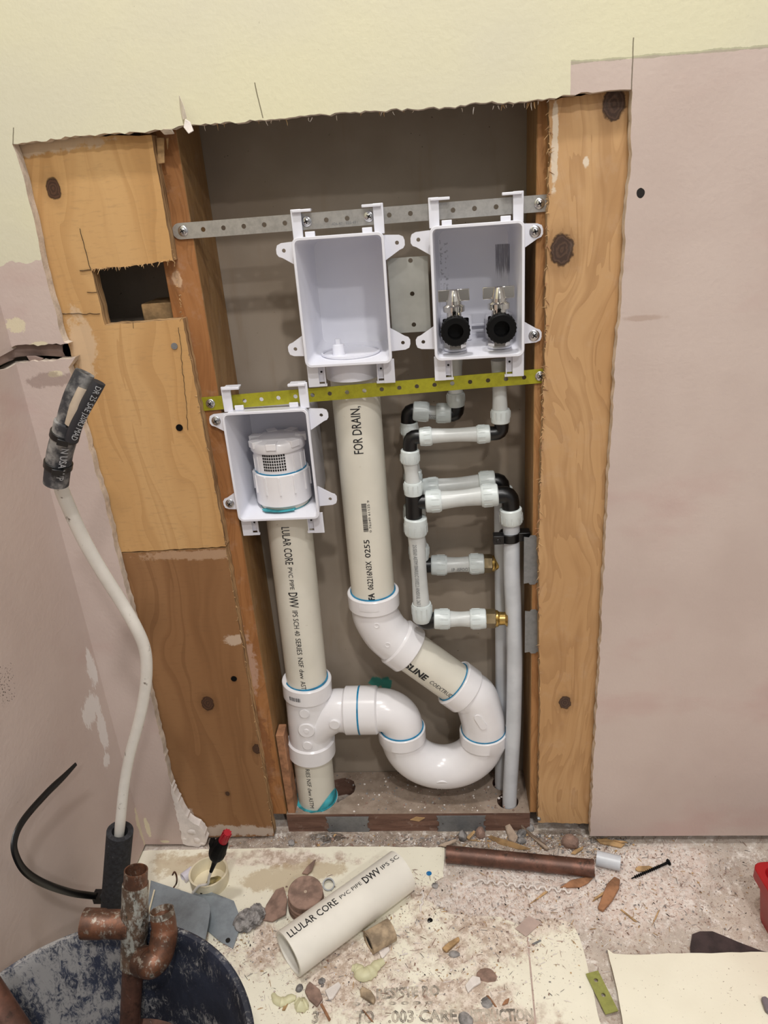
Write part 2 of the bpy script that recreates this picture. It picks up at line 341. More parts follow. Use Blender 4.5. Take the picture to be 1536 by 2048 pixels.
def sheetm(name, dusty):
    m = NT(name, .5, 0, .35); P = m.pos()
    c = m.mix(m.ss(m.noise(P, 7, 3), .35, .7), rgb(240, 236, 218), rgb(232, 227, 208))
    nz = m.noise(P, 38, 6, .72)
    if dusty:
        reg = m.blobs([(fl(930, 1870), (.10, .085, .1)), (fl(1080, 1830), (.06, .035, .1)), (fl(960, 1800), (.12, .04, .1)), (fl(700, 1960), (.09, .07, .1)), (fl(900, 1990), (.1, .03, .1)), (fl(520, 1900), (.05, .05, .1)), (fl(520, 1720), (.17, .02, .1)), (fl(850, 1790), (.03, .02, .1)), (fl(1000, 2040), (.1, .03, .1))], nz, 1.1, .5)
        reg = m.ma('MULTIPLY', reg, m.ss(m.noise(P, 16, 4, .6), .32, .50))
        dc = m.mix(m.ss(m.noise(P, 90, 6, .78), .42, .6), rgb(172, 148, 132), rgb(228, 214, 202))
        c = m.mix(m.ma('MULTIPLY', reg, .85), c, dc)
        tan = m.blobs([(fl(640, 1740), (.05, .018, .1)), (fl(370, 1730), (.06, .03, .1)), (fl(560, 1760), (.06, .03, .1))], nz, 1.2, .4)
        c = m.mix(m.ma('MULTIPLY', tan, .65), c, rgb(186, 166, 132))
        c = m.mix(m.ss(m.vm('LENGTH', m.vm('SUBTRACT', P, tuple(fl(858, 1747, .002)))), .0042, .0038), c, rgb(20, 110, 170))
    c = m.mix(m.ma('MULTIPLY', m.ss(m.noise(P, 300, 3, .65), .68, .72), .8), c, rgb(128, 108, 92))
    c = m.mix(m.ma('MULTIPLY', m.ss(m.noise(m.vm('ADD', P, (5, 1, 2)), 90, 5, .75), .64, .74), .5), c, rgb(178, 164, 142))
    m.col(c); m.bump(m.noise(P, 60, 4), .3, .0015); return m.m
M_sheet = sheetm('cream_sheet_dusty', True); M_sheet2 = sheetm('cream_sheet', False)
M_red = plain('red_plastic', (160, 14, 20), .4, var=.1); M_leather = plain('dark_leather', (64, 50, 50), .7, var=.3, sc=60, bump=.4)
M_ink = plain('black_ink', (28, 28, 32), .5, var=.1); M_inkg = plain('grey_ink', (122, 124, 128), .5, var=.1); M_inkw = plain('white_ink', (176, 178, 182), .6, var=.1)
M_smudge = plain('pencil_smudge', (130, 130, 140), .6, var=.3, sc=200)
M_stone = plain('grey_stone', (160, 156, 154), .9, var=.4, sc=90, bump=.8); M_clay = plain('brown_clay', (158, 130, 116), .9, var=.3, sc=60, bump=.5)
M_white = plain('plaster', (232, 224, 218), .9, var=.1, sc=60, bump=.4); M_tan = plain('card_tube', (186, 164, 136), .85, var=.35, sc=60)
M_cream = plain('cream_plastic', (228, 218, 190), .45, var=.08); M_lav = plain('pale_tube', (216, 212, 222), .4, var=.05)
M_paper = plain('paper_brown', (150, 130, 122), .75, var=.2, sc=30); M_paper2 = plain('rubber_lining', (176, 160, 142), .7, var=.15)
M_foamy = plain('adhesive', (216, 212, 174), .5, var=.1)
M_rednut = plain('red_nut', (168, 30, 44), .4, var=.1); M_olive = plain('olive_gunk', (176, 160, 104), .6, var=.5, sc=60)
M_pad = plain('worn_rubber', (120, 112, 118), .6)
M_tile = plain('pinkish_tile', (190, 168, 158), .7, var=.1, sc=60)
M_void = plain('dark_hole', (26, 23, 21), .9)

# ------------------------------------------------------------------ mesh helpers
def rot_to(axis):
    axis = Vector(axis).normalized()
    return axis.to_track_quat('Z', 'Y').to_matrix()
class MB:
    def __init__(s): s.v = []; s.f = []; s.mi = []; s.cur = 0
    def add(s, vs, fs):
        o = len(s.v); s.v += [Vector(v) for v in vs]
        for f in fs: s.f.append([i+o for i in f]); s.mi.append(s.cur)
        return s
    def box(s, c, d, R=None):
        c = Vector(c); vs = []
        for i in (-1, 1):
            for j in (-1, 1):
                for k in (-1, 1):
                    p = Vector((i*d[0]/2, j*d[1]/2, k*d[2]/2)); vs.append(c+(R @ p if R else p))
        return s.add(vs, [(0, 1, 3, 2), (4, 6, 7, 5), (0, 4, 5, 1), (2, 3, 7, 6), (0, 2, 6, 4), (1, 5, 7, 3)])
    def lathe(s, p0, axis, prof, n=40, closed=False, R=None, ex=1.0):
        p0 = Vector(p0); R = R or rot_to(axis); vs = []; fs = []; m = len(prof)
        for (t, r) in prof:
            for i in range(n):
                a = 2*PI*i/n; vs.append(p0+R @ Vector((r*math.cos(a), r*ex*math.sin(a), t)))
        rng = m if closed else m-1
        for k in range(rng):
            k2 = (k+1) % m
            for i in range(n):
                j = (i+1) % n; fs.append((k*n+i, k*n+j, k2*n+j, k2*n+i))
        if not closed:
            if prof[0][1] > 1e-6: fs.append(tuple(range(n-1, -1, -1)))
            if prof[-1][1] > 1e-6: fs.append(tuple((m-1)*n+i for i in range(n)))
        return s.add(vs, fs)
    def cyl(s, p, q, r, r2=None, n=32, bev=0):
        p = Vector(p); q = Vector(q); L = (q-p).length; r2 = r if r2 is None else r2
        pr = [(0, r-bev), (bev, r), (L-bev, r2), (L, r2-bev)] if bev else [(0, r), (L, r2)]
        return s.lathe(p, q-p, pr, n)
    def pipe(s, p, q, ro, ri, n=40):     # hollow
        L = (Vector(q)-Vector(p)).length
        return s.lathe(p, Vector(q)-Vector(p), [(0, ro), (L, ro), (L, ri), (0, ri)], n, True)
    def tube(s, path, rad, n=24, cap=True, sec=None):
        path = [Vector(p) for p in path]; m = len(path)
        if not hasattr(rad, '__len__'): rad = [rad]*m
        T = [((path[min(i+1, m-1)]-path[max(i-1, 0)]).normalized()) for i in range(m)]
        up = Vector((0, 0, 1)) if abs(T[0].z) < .9 else Vector((1, 0, 0))
        N = (up-T[0]*up.dot(T[0])).normalized(); vs = []; fs = []
        for i in range(m):
            N = (N-T[i]*N.dot(T[i])).normalized(); B = T[i].cross(N)
            for k in range(n):
                a = 2*PI*k/n
                e = sec if sec else (1, 1)
                vs.append(path[i]+(N*math.cos(a)*e[0]+B*math.sin(a)*e[1])*rad[i])
        for i in range(m-1):
            for k in range(n):
                j = (k+1) % n; fs.append((i*n+k, i*n+j, (i+1)*n+j, (i+1)*n+k))
        if cap:
            fs.append(tuple(range(n-1, -1, -1))); fs.append(tuple((m-1)*n+i for i in range(n)))
        return s.add(vs, fs)
    def poly(s, pts, nrm, th, back_mat=None):     # extrude a planar outline (list of Vector) by th along nrm, caps triangulated
        n = Vector(nrm); pts = [Vector(p) for p in pts]
        nw = Vector((0, 0, 0))
        for i, p in enumerate(pts): nw += p.cross(pts[(i+1) % len(pts)])
        nw.normalize(); e1 = nw.orthogonal().normalized(); e2 = nw.cross(e1); K = len(pts)
        c2 = [Vector((p.dot(e1), p.dot(e2))) for p in pts]
        ov, oe, of, orv, _a, _b = delaunay_2d_cdt(c2, [], [list(range(K))], 1, 1e-7)
        idx = []; cN = sum(pts, Vector())/K
        for i, v in enumerate(ov):
            if orv[i]: idx.append(pts[orv[i][0]])
            else: idx.append(e1*v.x+e2*v.y+nw*cN.dot(nw))
        for t in of:
            o = len(s.v); q = [idx[i] for i in t]
            s.v += q+[p+n*th for p in q]; L = len(q)
            s.f.append([o+i for i in range(L)]); s.mi.append(s.cur)
            s.f.append([o+L+i for i in reversed(range(L))]); s.mi.append(s.cur)
        tri = []
        k = len(pts); a = [Vector(p) for p in pts]; b = [p+n*th for p in a]
        fs = tri+[[i+k for i in reversed(t)] for t in tri]
        o = len(s.v); s.v += a+b
        for t in fs: s.f.append([i+o for i in t]); s.mi.append(s.cur)
        for i in range(k):
            j = (i+1) % k; s.f.append([o+i, o+k+i, o+k+j, o+j]); s.mi.append(s.cur if back_mat is None else back_mat)
        return s
    def rock(s, c, r, seed=0, sub=2, amp=.3, sq=(1, 1, 1)):
        rnd = random.Random(seed); bm = bmesh.new(); bmesh.ops.create_icosphere(bm, subdivisions=sub, radius=1)
        offs = [Vector((rnd.uniform(-1, 1), rnd.uniform(-1, 1), rnd.uniform(-1, 1))).normalized() for _ in range(7)]
        am = [rnd.uniform(-1, 1) for _ in offs]
        vs = []
        for v in bm.verts:
            k = 1+amp*sum(a*max(0, v.co.dot(o))**3 for a, o in zip(am, offs))+rnd.uniform(-amp, amp)*.22
            vs.append(Vector(c)+Vector((v.co.x*sq[0], v.co.y*sq[1], v.co.z*sq[2]))*r*k)
        bm.verts.index_update(); fs = [[v.index for v in f.verts] for f in bm.faces]; bm.free()
        return s.add(vs, fs)
    def xf(s, M):
        s.v = [M @ v for v in s.v]; return s

def obj(name, mb, mat, parent=None, ang=35, bevel=0, origin=None):
    me = bpy.data.meshes.new(name)
    vs = mb.v
    if parent is not None: org = parent.get('_o', None); org = Vector(parent.matrix_world.translation) if org is None else Vector(org)
    else:
        mn = [min(v[i] for v in vs) for i in range(3)]; mx = [max(v[i] for v in vs) for i in range(3)]
        org = Vector(((mn[0]+mx[0])/2, (mn[1]+mx[1])/2, mn[2]))
        if origin is not None: org = Vector(origin)
    me.from_pydata([tuple(v-org) for v in vs], [], mb.f)
    ms = mat if isinstance(mat, (list, tuple)) else [mat]
    for m in ms: me.materials.append(m)
    if len(ms) > 1:
        for p, i in zip(me.polygons, mb.mi): p.material_index = i
    bm = bmesh.new(); bm.from_mesh(me); bmesh.ops.remove_doubles(bm, verts=bm.verts, dist=2e-6); bmesh.ops.recalc_face_normals(bm, faces=bm.faces); bm.to_mesh(me); bm.free()
    me.shade_smooth()
    me.set_sharp_from_angle(angle=math.radians(ang))
    o = bpy.data.objects.new(name, me); COL.objects.link(o)
    if parent is not None:
        o.parent = parent
    else: o.location = org
    WORG[o.name] = org.copy()
    if bevel:
        b = o.modifiers.new('bevel', 'BEVEL'); b.width = bevel; b.segments = 2; b.limit_method = 'ANGLE'; b.angle_limit = math.radians(40)
    return o
WORG = {}
class P_:                                 # a parent handle: empty or mesh, with world origin known
    pass
def thing(name, label, cat, loc, group=None):
    o = bpy.data.objects.new(name, None); COL.objects.link(o); o.empty_display_size = .02
    o.location = Vector(loc); WORG[o.name] = Vector(loc)
    o['label'] = label; o['category'] = cat
    if group: o['group'] = group
    return o
def tag(o, label, cat, group=None, kind=None):
    o['label'] = label; o['category'] = cat
    if group: o['group'] = group
    if kind: o['kind'] = kind
    return o
def part(name, mb, mat, parent, ang=35, bevel=0, label=None):
    """mesh in world coordinates under a parent; parent origins are tracked in WORG and parents are unrotated"""
    base = WORG[parent.name]
    me = bpy.data.meshes.new(name)
    me.from_pydata([tuple(v-base) for v in mb.v], [], mb.f)
    ms = mat if isinstance(mat, (list, tuple)) else [mat]
    for m in ms: me.materials.append(m)
    if len(ms) > 1:
        for p, i in zip(me.polygons, mb.mi): p.material_index = i
    bm = bmesh.new(); bm.from_mesh(me); bmesh.ops.remove_doubles(bm, verts=bm.verts, dist=2e-6); bmesh.ops.recalc_face_normals(bm, faces=bm.faces); bm.to_mesh(me); bm.free()
    me.shade_smooth(); me.set_sharp_from_angle(angle=math.radians(ang))
    o = bpy.data.objects.new(name, me); COL.objects.link(o); o.parent = parent
    WORG[o.name] = base.copy()
    if bevel:
        b = o.modifiers.new('bevel', 'BEVEL'); b.width = bevel; b.segments = 2; b.limit_method = 'ANGLE'; b.angle_limit = math.radians(40)
    if label: o['label'] = label
    return o
def struct(name, mb, mat, ang=35):
    o = obj(name, mb, mat, ang=ang); o['kind'] = 'structure'; return o

def cat(pts, k=6):                        # Catmull-Rom resample
    P = [Vector(p) for p in pts]; P = [P[0]*2-P[1]]+P+[P[-1]*2-P[-2]]; out = []
    for i in range(1, len(P)-2):
        for j in range(k):
            t = j/k; a, b, c, d = P[i-1:i+3]
            out.append(.5*((2*b)+(c-a)*t+(2*a-5*b+4*c-d)*t*t+(-a+3*b-3*c+d)*t**3))
    out.append(P[-2]); return out
def jag(p, q, n, amp, dirs, rnd=random):  # ragged line between two points
    p = Vector(p); q = Vector(q); out = []
    for i in range(n):
        t = i/n; v = p.lerp(q, t)
        if i: v = v+Vector(dirs)*rnd.uniform(-amp, amp)
        out.append(v)
    return out
def plate2d(outer, holes, th, org, ux, uy, rad=0):
    """flat plate with holes via filled 2D curve; outer and holes are (u,v) lists; returns MB in world coordinates"""
    cu_ = bpy.data.curves.new('tmp', 'CURVE'); cu_.dimensions = '2D'; cu_.fill_mode = 'BOTH'; cu_.extrude = th/2
    for loop in [outer]+list(holes):
        sp = cu_.splines.new('POLY'); sp.points.add(len(loop)-1)
        for i, (u, v) in enumerate(loop): sp.points[i].co = (u, v, 0, 1)
        sp.use_cyclic_u = True
    o = bpy.data.objects.new('tmp', cu_); COL.objects.link(o)
    dg = bpy.context.evaluated_depsgraph_get(); dg.update()
    me = bpy.data.meshes.new_from_object(o.evaluated_get(dg))
    ux = Vector(ux).normalized(); uy = Vector(uy).normalized(); uz = ux.cross(uy)
    m = MB(); m.add([Vector(org)+ux*v.co.x+uy*v.co.y+uz*v.co.z for v in me.vertices], [list(p.vertices) for p in me.polygons])
    bpy.data.objects.remove(o); bpy.data.curves.remove(cu_); bpy.data.meshes.remove(me)
    return m
def circ(u, v, r, n=20): return [(u+r*math.cos(2*PI*i/n), v+r*math.sin(2*PI*i/n)) for i in range(n)]
def rrect(x0, z0, x1, z1, r, n=5):
    out = []
    for (cx, cz, a0) in ((x1-r, z1-r, 0), (x0+r, z1-r, 90), (x0+r, z0+r, 180), (x1-r, z0+r, 270)):
        for i in range(n+1):
            a = math.radians(a0+90*i/n); out.append((cx+r*math.cos(a), cz+r*math.sin(a)))
    return out
def text_mesh(body, size, bold=0.0, squeeze=1.0, outline=False):
    c = bpy.data.curves.new('tmp', 'FONT'); c.body = body; c.size = size; c.offset = bold; c.resolution_u = 2
    if outline: c.fill_mode = 'NONE'; c.bevel_depth = size*.035; c.bevel_resolution = 0
    o = bpy.data.objects.new('tmp', c); COL.objects.link(o)
    dg = bpy.context.evaluated_depsgraph_get(); dg.update()
    me = bpy.data.meshes.new_from_object(o.evaluated_get(dg))
    if not outline:
        bm = bmesh.new(); bm.from_mesh(me)
        for k in range(-2, 9):
            bmesh.ops.bisect_plane(bm, geom=bm.verts[:]+bm.edges[:]+bm.faces[:], plane_co=(0, size*.11*k, 0), plane_no=(0, 1, 0))
        bm.to_mesh(me); bm.free()
    vs = [(v.co.x*squeeze, v.co.y, v.co.z) for v in me.vertices]; fs = [list(p.vertices) for p in me.polygons]
    w = max([v[0] for v in vs] or [0])
    bpy.data.objects.remove(o); bpy.data.curves.remove(c); bpy.data.meshes.remove(me)
    return vs, fs, w
def text_on_cyl(body, size, bold, s0, s1, p0, axis, r, facing, lift=.0003):
    """one run of lettering on a cylinder, from s0 to s1 along the axis, baseline centred on the facing direction"""
    a = Vector(axis).normalized(); f = Vector(facing); f = (f-a*f.dot(a)).normalized(); g = a.cross(f); m = MB()
    def P(u, v):
        th = -(v-size*.35)/r
        return Vector(p0)+a*(s0+u)+(f*math.cos(th)+g*math.sin(th))*(r+lift)
    if body == '|||':
        x = 0; rn = random.Random(3)
        while x < s1-s0:
            w = size*rn.choice((.04, .07, .12)); K = 4
            vs = [P(x+dx, size*.75*k/K) for k in range(K+1) for dx in (0, w)]
            m.add(vs, [(2*k, 2*k+1, 2*k+3, 2*k+2) for k in range(K)]); x += w+size*rn.choice((.05, .09))
        return m
    vs, fs, w = text_mesh(body, size, bold); q = (s1-s0)/w
    m.add([P(u*q, v) for (u, v, _) in vs], fs); return m
def lettering(parent, runs, p0, axis, r, facing, mat=None, lift=.0003):
    """runs = [(string, size, bold, start, end)]; start/end are points, projected on the axis"""
    a = Vector(axis).normalized()
    for (body, size, bold, A_, B_) in runs:
        s0 = (A_-Vector(p0)).dot(a) if isinstance(A_, Vector) else A_
        s1 = (B_-Vector(p0)).dot(a) if isinstance(B_, Vector) else B_
        m = text_on_cyl(body, size, bold, s0, s1, p0, axis, r, facing, lift)
        part('barcode' if body == '|||' else 'printed_lettering', m, mat or M_ink, parent)
def screw(parent, c, r=.0056, nrm=(0, -1, 0), rot=.4, mat=None):
    m = MB(); n = Vector(nrm)
    m.lathe(c, n, [(0, r), (.0006, r), (.0011, r*.9), (.0014, r*.62), (.0028, r*.55), (.0034, r*.35), (.0036, 0.00001)], 24)
    m.cur = 1
    R = rot_to(n)
    for k in (0, 1):
        a = rot+k*PI/2
        Rz = Matrix.Rotation(a, 3, 'Z')
        m.box(Vector(c)+n*.0034, (r*.95, r*.2, .0008), R @ Rz)
    return part('screw', m, [mat or M_screw, M_void], parent)

# ------------------------------------------------------------------ setting
XL = -.493; DT = .013
def PX(l, Y=0.0): return [at(a, b, Y) for a, b in l]
def ragged(l, step=.006, amp=.0014, seed=1):
    rnd = random.Random(seed); out = []
    for i in range(len(l)-1):
        p, q = l[i], l[i+1]; d = q-p; n = max(1, int(d.length/step)); pr = Vector((-d.z, 0, d.x)).normalized()
        for k in range(n):
            out.append(p.lerp(q, k/n)+pr*(rnd.uniform(-amp, amp) if k else 0))
    out.append(l[-1]); return out
ztop = 2.4; xr = 1.3; zb = .020
slotT = ragged(PX([(16, 699), (30, 691), (90, 690), (136, 687)]), .004, .0012, 5)
slotT[0].x = XL
edgeU = ragged(PX([(128, 684), (124, 675), (106, 606), (87, 536), (67, 434), (47, 354), (25, 290)]), .007, .0008, 2)
topE = ragged(PX([(25, 288), (160, 272), (299, 262), (345, 258), (372, 250), (401, 250), (560, 237), (740, 222), (900, 214), (962, 206), (1040, 203), (1099, 196), (1140, 190), (1230, 180), (1264, 179)]), .005, .0013, 3)
edgeR = ragged(PX([(1265, 186), (1262, 325), (1253, 416), (1247, 528), (1241, 619), (1232, 700), (1215, 1000), (1200, 1300), (1180, 1668)]), .007, .0011, 4)
m = MB()
ring = slotT+edgeU+topE+edgeR+[Vector((edgeR[-1].x, 0, zb)), Vector((xr, 0, zb)), Vector((xr, 0, ztop)), Vector((XL, 0, ztop))]
m.poly(ring, (0, 1, 0), DT, 1)
lowT = ragged(PX([(151, 714), (110, 722), (60, 722), (30, 727), (20, 727)]), .004, .0014, 6); lowT[-1].x = XL
edgeL = ragged(PX([(366, 1684), (360, 1656), (333, 1528), (304, 1404), (268, 1240), (234, 1110), (211, 1007), (190, 943), (160, 826), (137, 735), (151, 714)]), .007, .0012, 7)
m.poly([Vector((XL, 0, .006)), Vector((edgeL[0].x, 0, .006))]+edgeL[:-1]+lowT, (0, 1, 0), DT, 1)
struct('wall_back', m, [M_wall, M_core], 30)
m = MB()
SY = .02
m.poly([Vector((XL, DT, 0.006)), Vector((XL, DT, lowT[-1].z)), Vector((XL, -.02, lowT[-1].z-.002)), Vector((XL, -.05, lowT[-1].z+.002)), Vector((XL, -.06, slotT[0].z-.006)), Vector((XL, -.03, slotT[0].z-.003)), Vector((XL, DT, slotT[0].z)), Vector((XL, DT, ztop)), Vector((XL, -1.4, ztop)), Vector((XL, -1.4, .006))], (-1, 0, 0), DT, 1)
struct('wall_left', m, [M_wall_l, M_core], 30)
m = MB(); m.box((.35, .128, 1.2), (2.4, .012, 2.4)); struct('wall_rear', m, M_rear)
m = MB(); m.box((XL-.1, .06, 1.2), (.012, .12, 2.4)); m.box((XL-.055, -.7, 1.2), (.012, 1.4, 2.4)); struct('light_blocker', m, M_void)  # unseen dark end caps added to keep ambient light out of wall gaps
# floor slab with a broken hole in front of the bottom plate
hc = fl(655, 1674)
hl = []
rn = random.Random(9)
for i in range(22):
    a = 2*PI*i/22; hl.append((hc.x+.030*math.cos(a)*rn.uniform(.85, 1.1), hc.y+.010*math.sin(a)*rn.uniform(.8, 1.15)))
m = plate2d([(-1, -1.8), (1.6, -1.8), (1.6, .2), (-1, .2)], [hl], .02, (0, 0, -.010), (1, 0, 0), (0, 1, 0))
m.cur = 1; m.box((hc.x, hc.y, -.06), (.12, .08, .01))
struct('floor', m, [M_floor, M_void])

# ------------------------------------------------------------------ timber
def tb(name, label, cat, mb, mats, **k):
    o = obj(name, mb, mats, **k); return tag(o, label, cat)
m = MB(); m.box((-.2885, .0765, 1.0), (.039, .089, 1.93)); m.cur = 1; m.box((-.2690, .0765, 1.0), (.0012, .0886, 1.93))
tb('wall_stud', 'rough brown vertical stud on the left side of the open wall bay', 'stud', m, [M_stud, M_stud_side], bevel=.002)
m = MB(); m.box((.128, .0765, 1.0), (.036, .089, 1.93)); m.cur = 1; m.box((.1098, .0765, 1.0), (.0012, .0886, 1.93))
tb('wall_stud', 'reddish vertical stud on the right side of the bay, next to the knotty board', 'stud', m, [M_studR, M_stud_side], bevel=.002)
def plyboard(px, seed, amp=.0006):
    m = MB(); m.poly(ragged(PX(px, .0145)+[at(*px[0], .0145)], .006, amp, seed)[:-1], (0, 1, 0), .0172, 1); return m
m = plyboard([(30, 276), (303, 270), (306, 288), (346, 521), (250, 533), (182, 539), (196, 592), (210, 650), (300, 643), (365, 638), (452, 1093), (240, 1105), (150, 740)], 11)
# keep the hidden left part straight under the drywall
o = tb('plywood_sheet', 'yellow plywood sheet with a square cut-out and a dark knot at upper left', 'plywood', m, [M_plyA, M_ply_edge])
k_ = MB(); k_.cyl(at(349, 692, .0145), at(349, 692, .0145)+Vector((0, -.0012, 0)), .0038, n=16)
part('screw', k_, M_galvd, o)
k_ = MB(); k_.cyl(at(359, 855, .0145), at(359, 855, .0145)+Vector((0, -.0012, 0)), .0042, n=16); part('screw', k_, M_blkm, o)
m = plyboard([(232, 1107), (452, 1096), (548, 1672), (340, 1676)], 12)
o = tb('plywood_sheet', 'darker brown plywood sheet below the yellow one, down to the floor', 'plywood', m, [M_plyB, M_ply_edge])
k_ = MB(); k_.cyl(at(468, 1357, .0145), at(468, 1357, .0145)+Vector((0, -.0012, 0)), .0042, n=16); part('screw', k_, M_blkm, o)
# saw kerfs scored in the upper sheet beside the cut-out
# board on the right
px = [(1098, 200), (1268, 175), (1262, 400), (1246, 700), (1215, 1100), (1183, 1648), (1076, 1645), (1080, 1400), (1077, 1100), (1083, 900), (1088, 760), (1092, 640), (1090, 600), (1095, 470), (1100, 300)]
m = MB(); m.poly(ragged(PX(px, .0145)+[at(*px[0], .0145)], .006, .0010, 21)[:-1], (0, 1, 0), .0170, 1)
o = tb('knotty_board', 'wide knotty wooden board with a splintered left edge, right of the open bay', 'board', m, [M_board, M_ply_edge])
k_ = MB(); q = at(1078, 1637, .0145); k_.rock(q, .0035, 3, 1, .2); part('screw', k_, M_galvd, o)
# block seen inside the cut-out
p = at(306, 617, .05)
m = MB(); m.box((p.x+.004, .085, p.z-.006), (.042, .055, .022)); tb('wood_block', 'small wooden block inside the dark square cut-out', 'wood block', m, M_wood, bevel=.0015)
# lath strip against the left stud
a = at(541, 1455, .05); b = at(577, 1625, .05)
m = MB(); m.box((-.261, .046, (a.z+.034)/2), (.012, .026, a.z-.036)); tb('wood_strip', 'thin orange wood strip at the foot of the left stud', 'wood strip', m, M_woodD, bevel=.001)
# bottom plate with pipe holes
rn = random.Random(4)
hr = []
for i in range(26):
    a = 2*PI*i/26; hr.append((-.199+(.024)*math.cos(a)*rn.uniform(.8, 1.1), .078+.026*math.sin(a)*rn.uniform(.85, 1.1)))
def holejoin():
    pts = []
    for i in range(60):
        a = 2*PI*i/60
        best = 0
        for (cx, cy, r) in ((-.2255, .068, .0358), (-.186, .086, .022), (-.198, .077, .024)):
            for t in range(1, 90):
                d = t*.001
                x, y = -.215+d*math.cos(a), .066+d*math.sin(a)
                if (x-cx)**2+(y-cy)**2 < r*r: best = max(best, d)
        best += rn.uniform(-.0012, .0012)
        pts.append((-.215+best*math.cos(a), .066+best*math.sin(a)))
    return pts
m = plate2d([(-.269, .030), (.1095, .030), (.1095, .1205), (-.269, .1205)], [holejoin(), circ(.078, .054, .0165, 28), circ(.0725, .092, .0155, 28)], .036, (0, 0, .018), (1, 0, 0), (0, 1, 0))
bp = tb('bottom_plate', 'dusty reddish bottom plate across the foot of the open bay', 'wood plate', m, M_sill)
def nailplate(p, q, Y, label, seed, mat=None, nrm=.0012):
    a = at(*p, Y); b = at(*q, Y); x0, x1, z0, z1 = min(a.x, b.x), max(a.x, b.x), min(a.z, b.z), max(a.z, b.z)
    w = x1-x0; h = z1-z0; t = .0035
    if w > h: out = [(0, 0), (w*.2, .0), (w*.8, 0), (w, 0), (w-t*.6, h*.2), (w, h*.28), (w-t, h*.36), (w-t, h*.64), (w, h*.72), (w-t*.6, h*.8), (w, h), (0, h), (t*.6, h*.8), (0, h*.72), (t, h*.64), (t, h*.36), (0, h*.28), (t*.6, h*.2)]
    else: out = [(0, 0), (w*.3, .001), (w*.4, -t*.5), (w*.7, -t*.5), (w*.8, .001), (w, 0), (w, h), (w*.8, h-.001), (w*.7, h+t*.5), (w*.4, h+t*.5), (w*.3, h-.001), (0, h)]
    hs = [circ(w*.08+.003, h*.5, .0013, 10), circ(w*.92-.003, h*.5, .0013, 10)] if w > h else []
    m = plate2d(out, hs, nrm, (x0, Y, z0), (1, 0, 0), (0, 0, 1))
    o = obj('nail_plate', m, mat or M_galvd); return tag(o, label, 'nail plate')
nailplate((651, 1634), (741, 1668), .0291, 'grey steel nail plate on the bottom plate, left of the two', 1)
nailplate((873, 1632), (972, 1662), .0291, 'grey steel nail plate on the bottom plate, right of the two', 2)
nailplate((1048, 1074), (1079, 1166), .0312, 'grey steel nail plate on the right stud, upper of the two', 3)
nailplate((1050, 1222), (1080, 1304), .0312, 'grey steel nail plate on the right stud, lower of the two', 4)

# ------------------------------------------------------------------ slot filler, torn flaps, splinters
m = MB()
L = [onx(-30, 730, XL-.003), onx(8, 712, XL-.002), at(30, 704, .009), at(80, 701, .012), at(128, 704, .014)]
c = cat(L, 5)
vs = []; fs = []
for i, p in enumerate(c):
    for k, (dy, dz) in enumerate(((.010, .010), (.0, .008), (-.003, .001), (0, -.006), (.008, -.0075))):
        vs.append(p+Vector((0, dy, dz)))
for i in range(len(c)-1):
    for k in range(4): a0 = i*5+k; fs.append((a0, a0+1, a0+6, a0+5))
m.add(vs, fs); m.xf(Matrix.Identity(4))
o = obj('paper_strip', m, M_paper); tag(o, 'brown curled paper strip in the broken slot of the left wall', 'paper strip')
o.modifiers.new('s', 'SOLIDIFY').thickness = .0012
m = MB(); m.box((-.46, .06, at(60, 705, 0).z), (.10, .01, .10)); tag(obj('gap_shade_panel', m, M_void), 'near-black panel added as shade behind the broken slot at the left wall', 'backing')  # added near-black panel, stands in for shade in the open slot
def shard(pts, th, mat, name, label, cat_, nrm=(0, -1, 0), seed=0):
    m = MB(); m.poly([Vector(p) for p in pts], nrm, th); o = obj(name, m, mat, bevel=th*.25); return tag(o, label, cat_)
shard(PX([(52, 712), (70, 712), (86, 717), (82, 722), (58, 722)], .004), .003, M_paper, 'plaster_chunk', 'flat grey-brown plaster chunk lying in the wall slot', 'plaster chunk', (0, 1, 0))
shard([at(358, 189, -.0025), at(368, 212, -.012), at(374, 236, -.010), at(366, 240, -.004), at(360, 215, -.001)], .0006, M_white, 'torn_paper', 'torn paper flap sticking out above the stud, at the top of the bay', 'paper')
shard([at(371, 238, -.012), at(381, 244, -.010), at(388, 262, -.012), at(378, 268, -.013), at(368, 255, -.012)], .002, M_white, 'plaster_chip', 'white plaster chip hanging under the torn paper flap', 'plaster chip')
shard([at(318, 257, .004), at(345, 259, .0), at(350, 268, .004), at(330, 270, .006)], .003, M_core, 'plaster_chip', 'crumbled plaster chip at the top edge beside the plywood', 'plaster chip')
shard([at(314, 275, .024), at(329, 275, .024), at(330, 326, .022), at(317, 328, .024)], .002, M_wood, 'wood_splinter', 'broad pale splinter at the top of the left stud', 'splinter')
shard([at(333, 276, .024), at(338, 276, .024), at(336, 300, .022)], .002, M_wood, 'wood_splinter', 'thin pale splinter just right of the broad one on the left stud', 'splinter')
# black saw kerfs beside the cut-out: shallow cuts as thin dark strips on the plywood
# plaster lump at the lower left end of the cut wall
m = MB(); m.poly(ragged(PX([(340, 1565), (352, 1592), (366, 1622), (380, 1642), (398, 1652), (410, 1668), (413, 1684), (398, 1694), (378, 1692), (366, 1688), (358, 1650), (346, 1600), (340, 1565)], -.001), .004, .0012, 8)[:-1], (0, 1, 0), .013)
for i, (a, b, r) in enumerate(((383, 1662, .007), (372, 1676, .006), (396, 1680, .007), (362, 1636, .004), (405, 1686, .005))):
    m.rock(at(a, b, .001), r, i, 2, .5, (1, .5, 1))
tag(obj('plaster_lump', m, M_white), 'crumbly white plaster lump at the foot of the left cut edge', 'plaster')
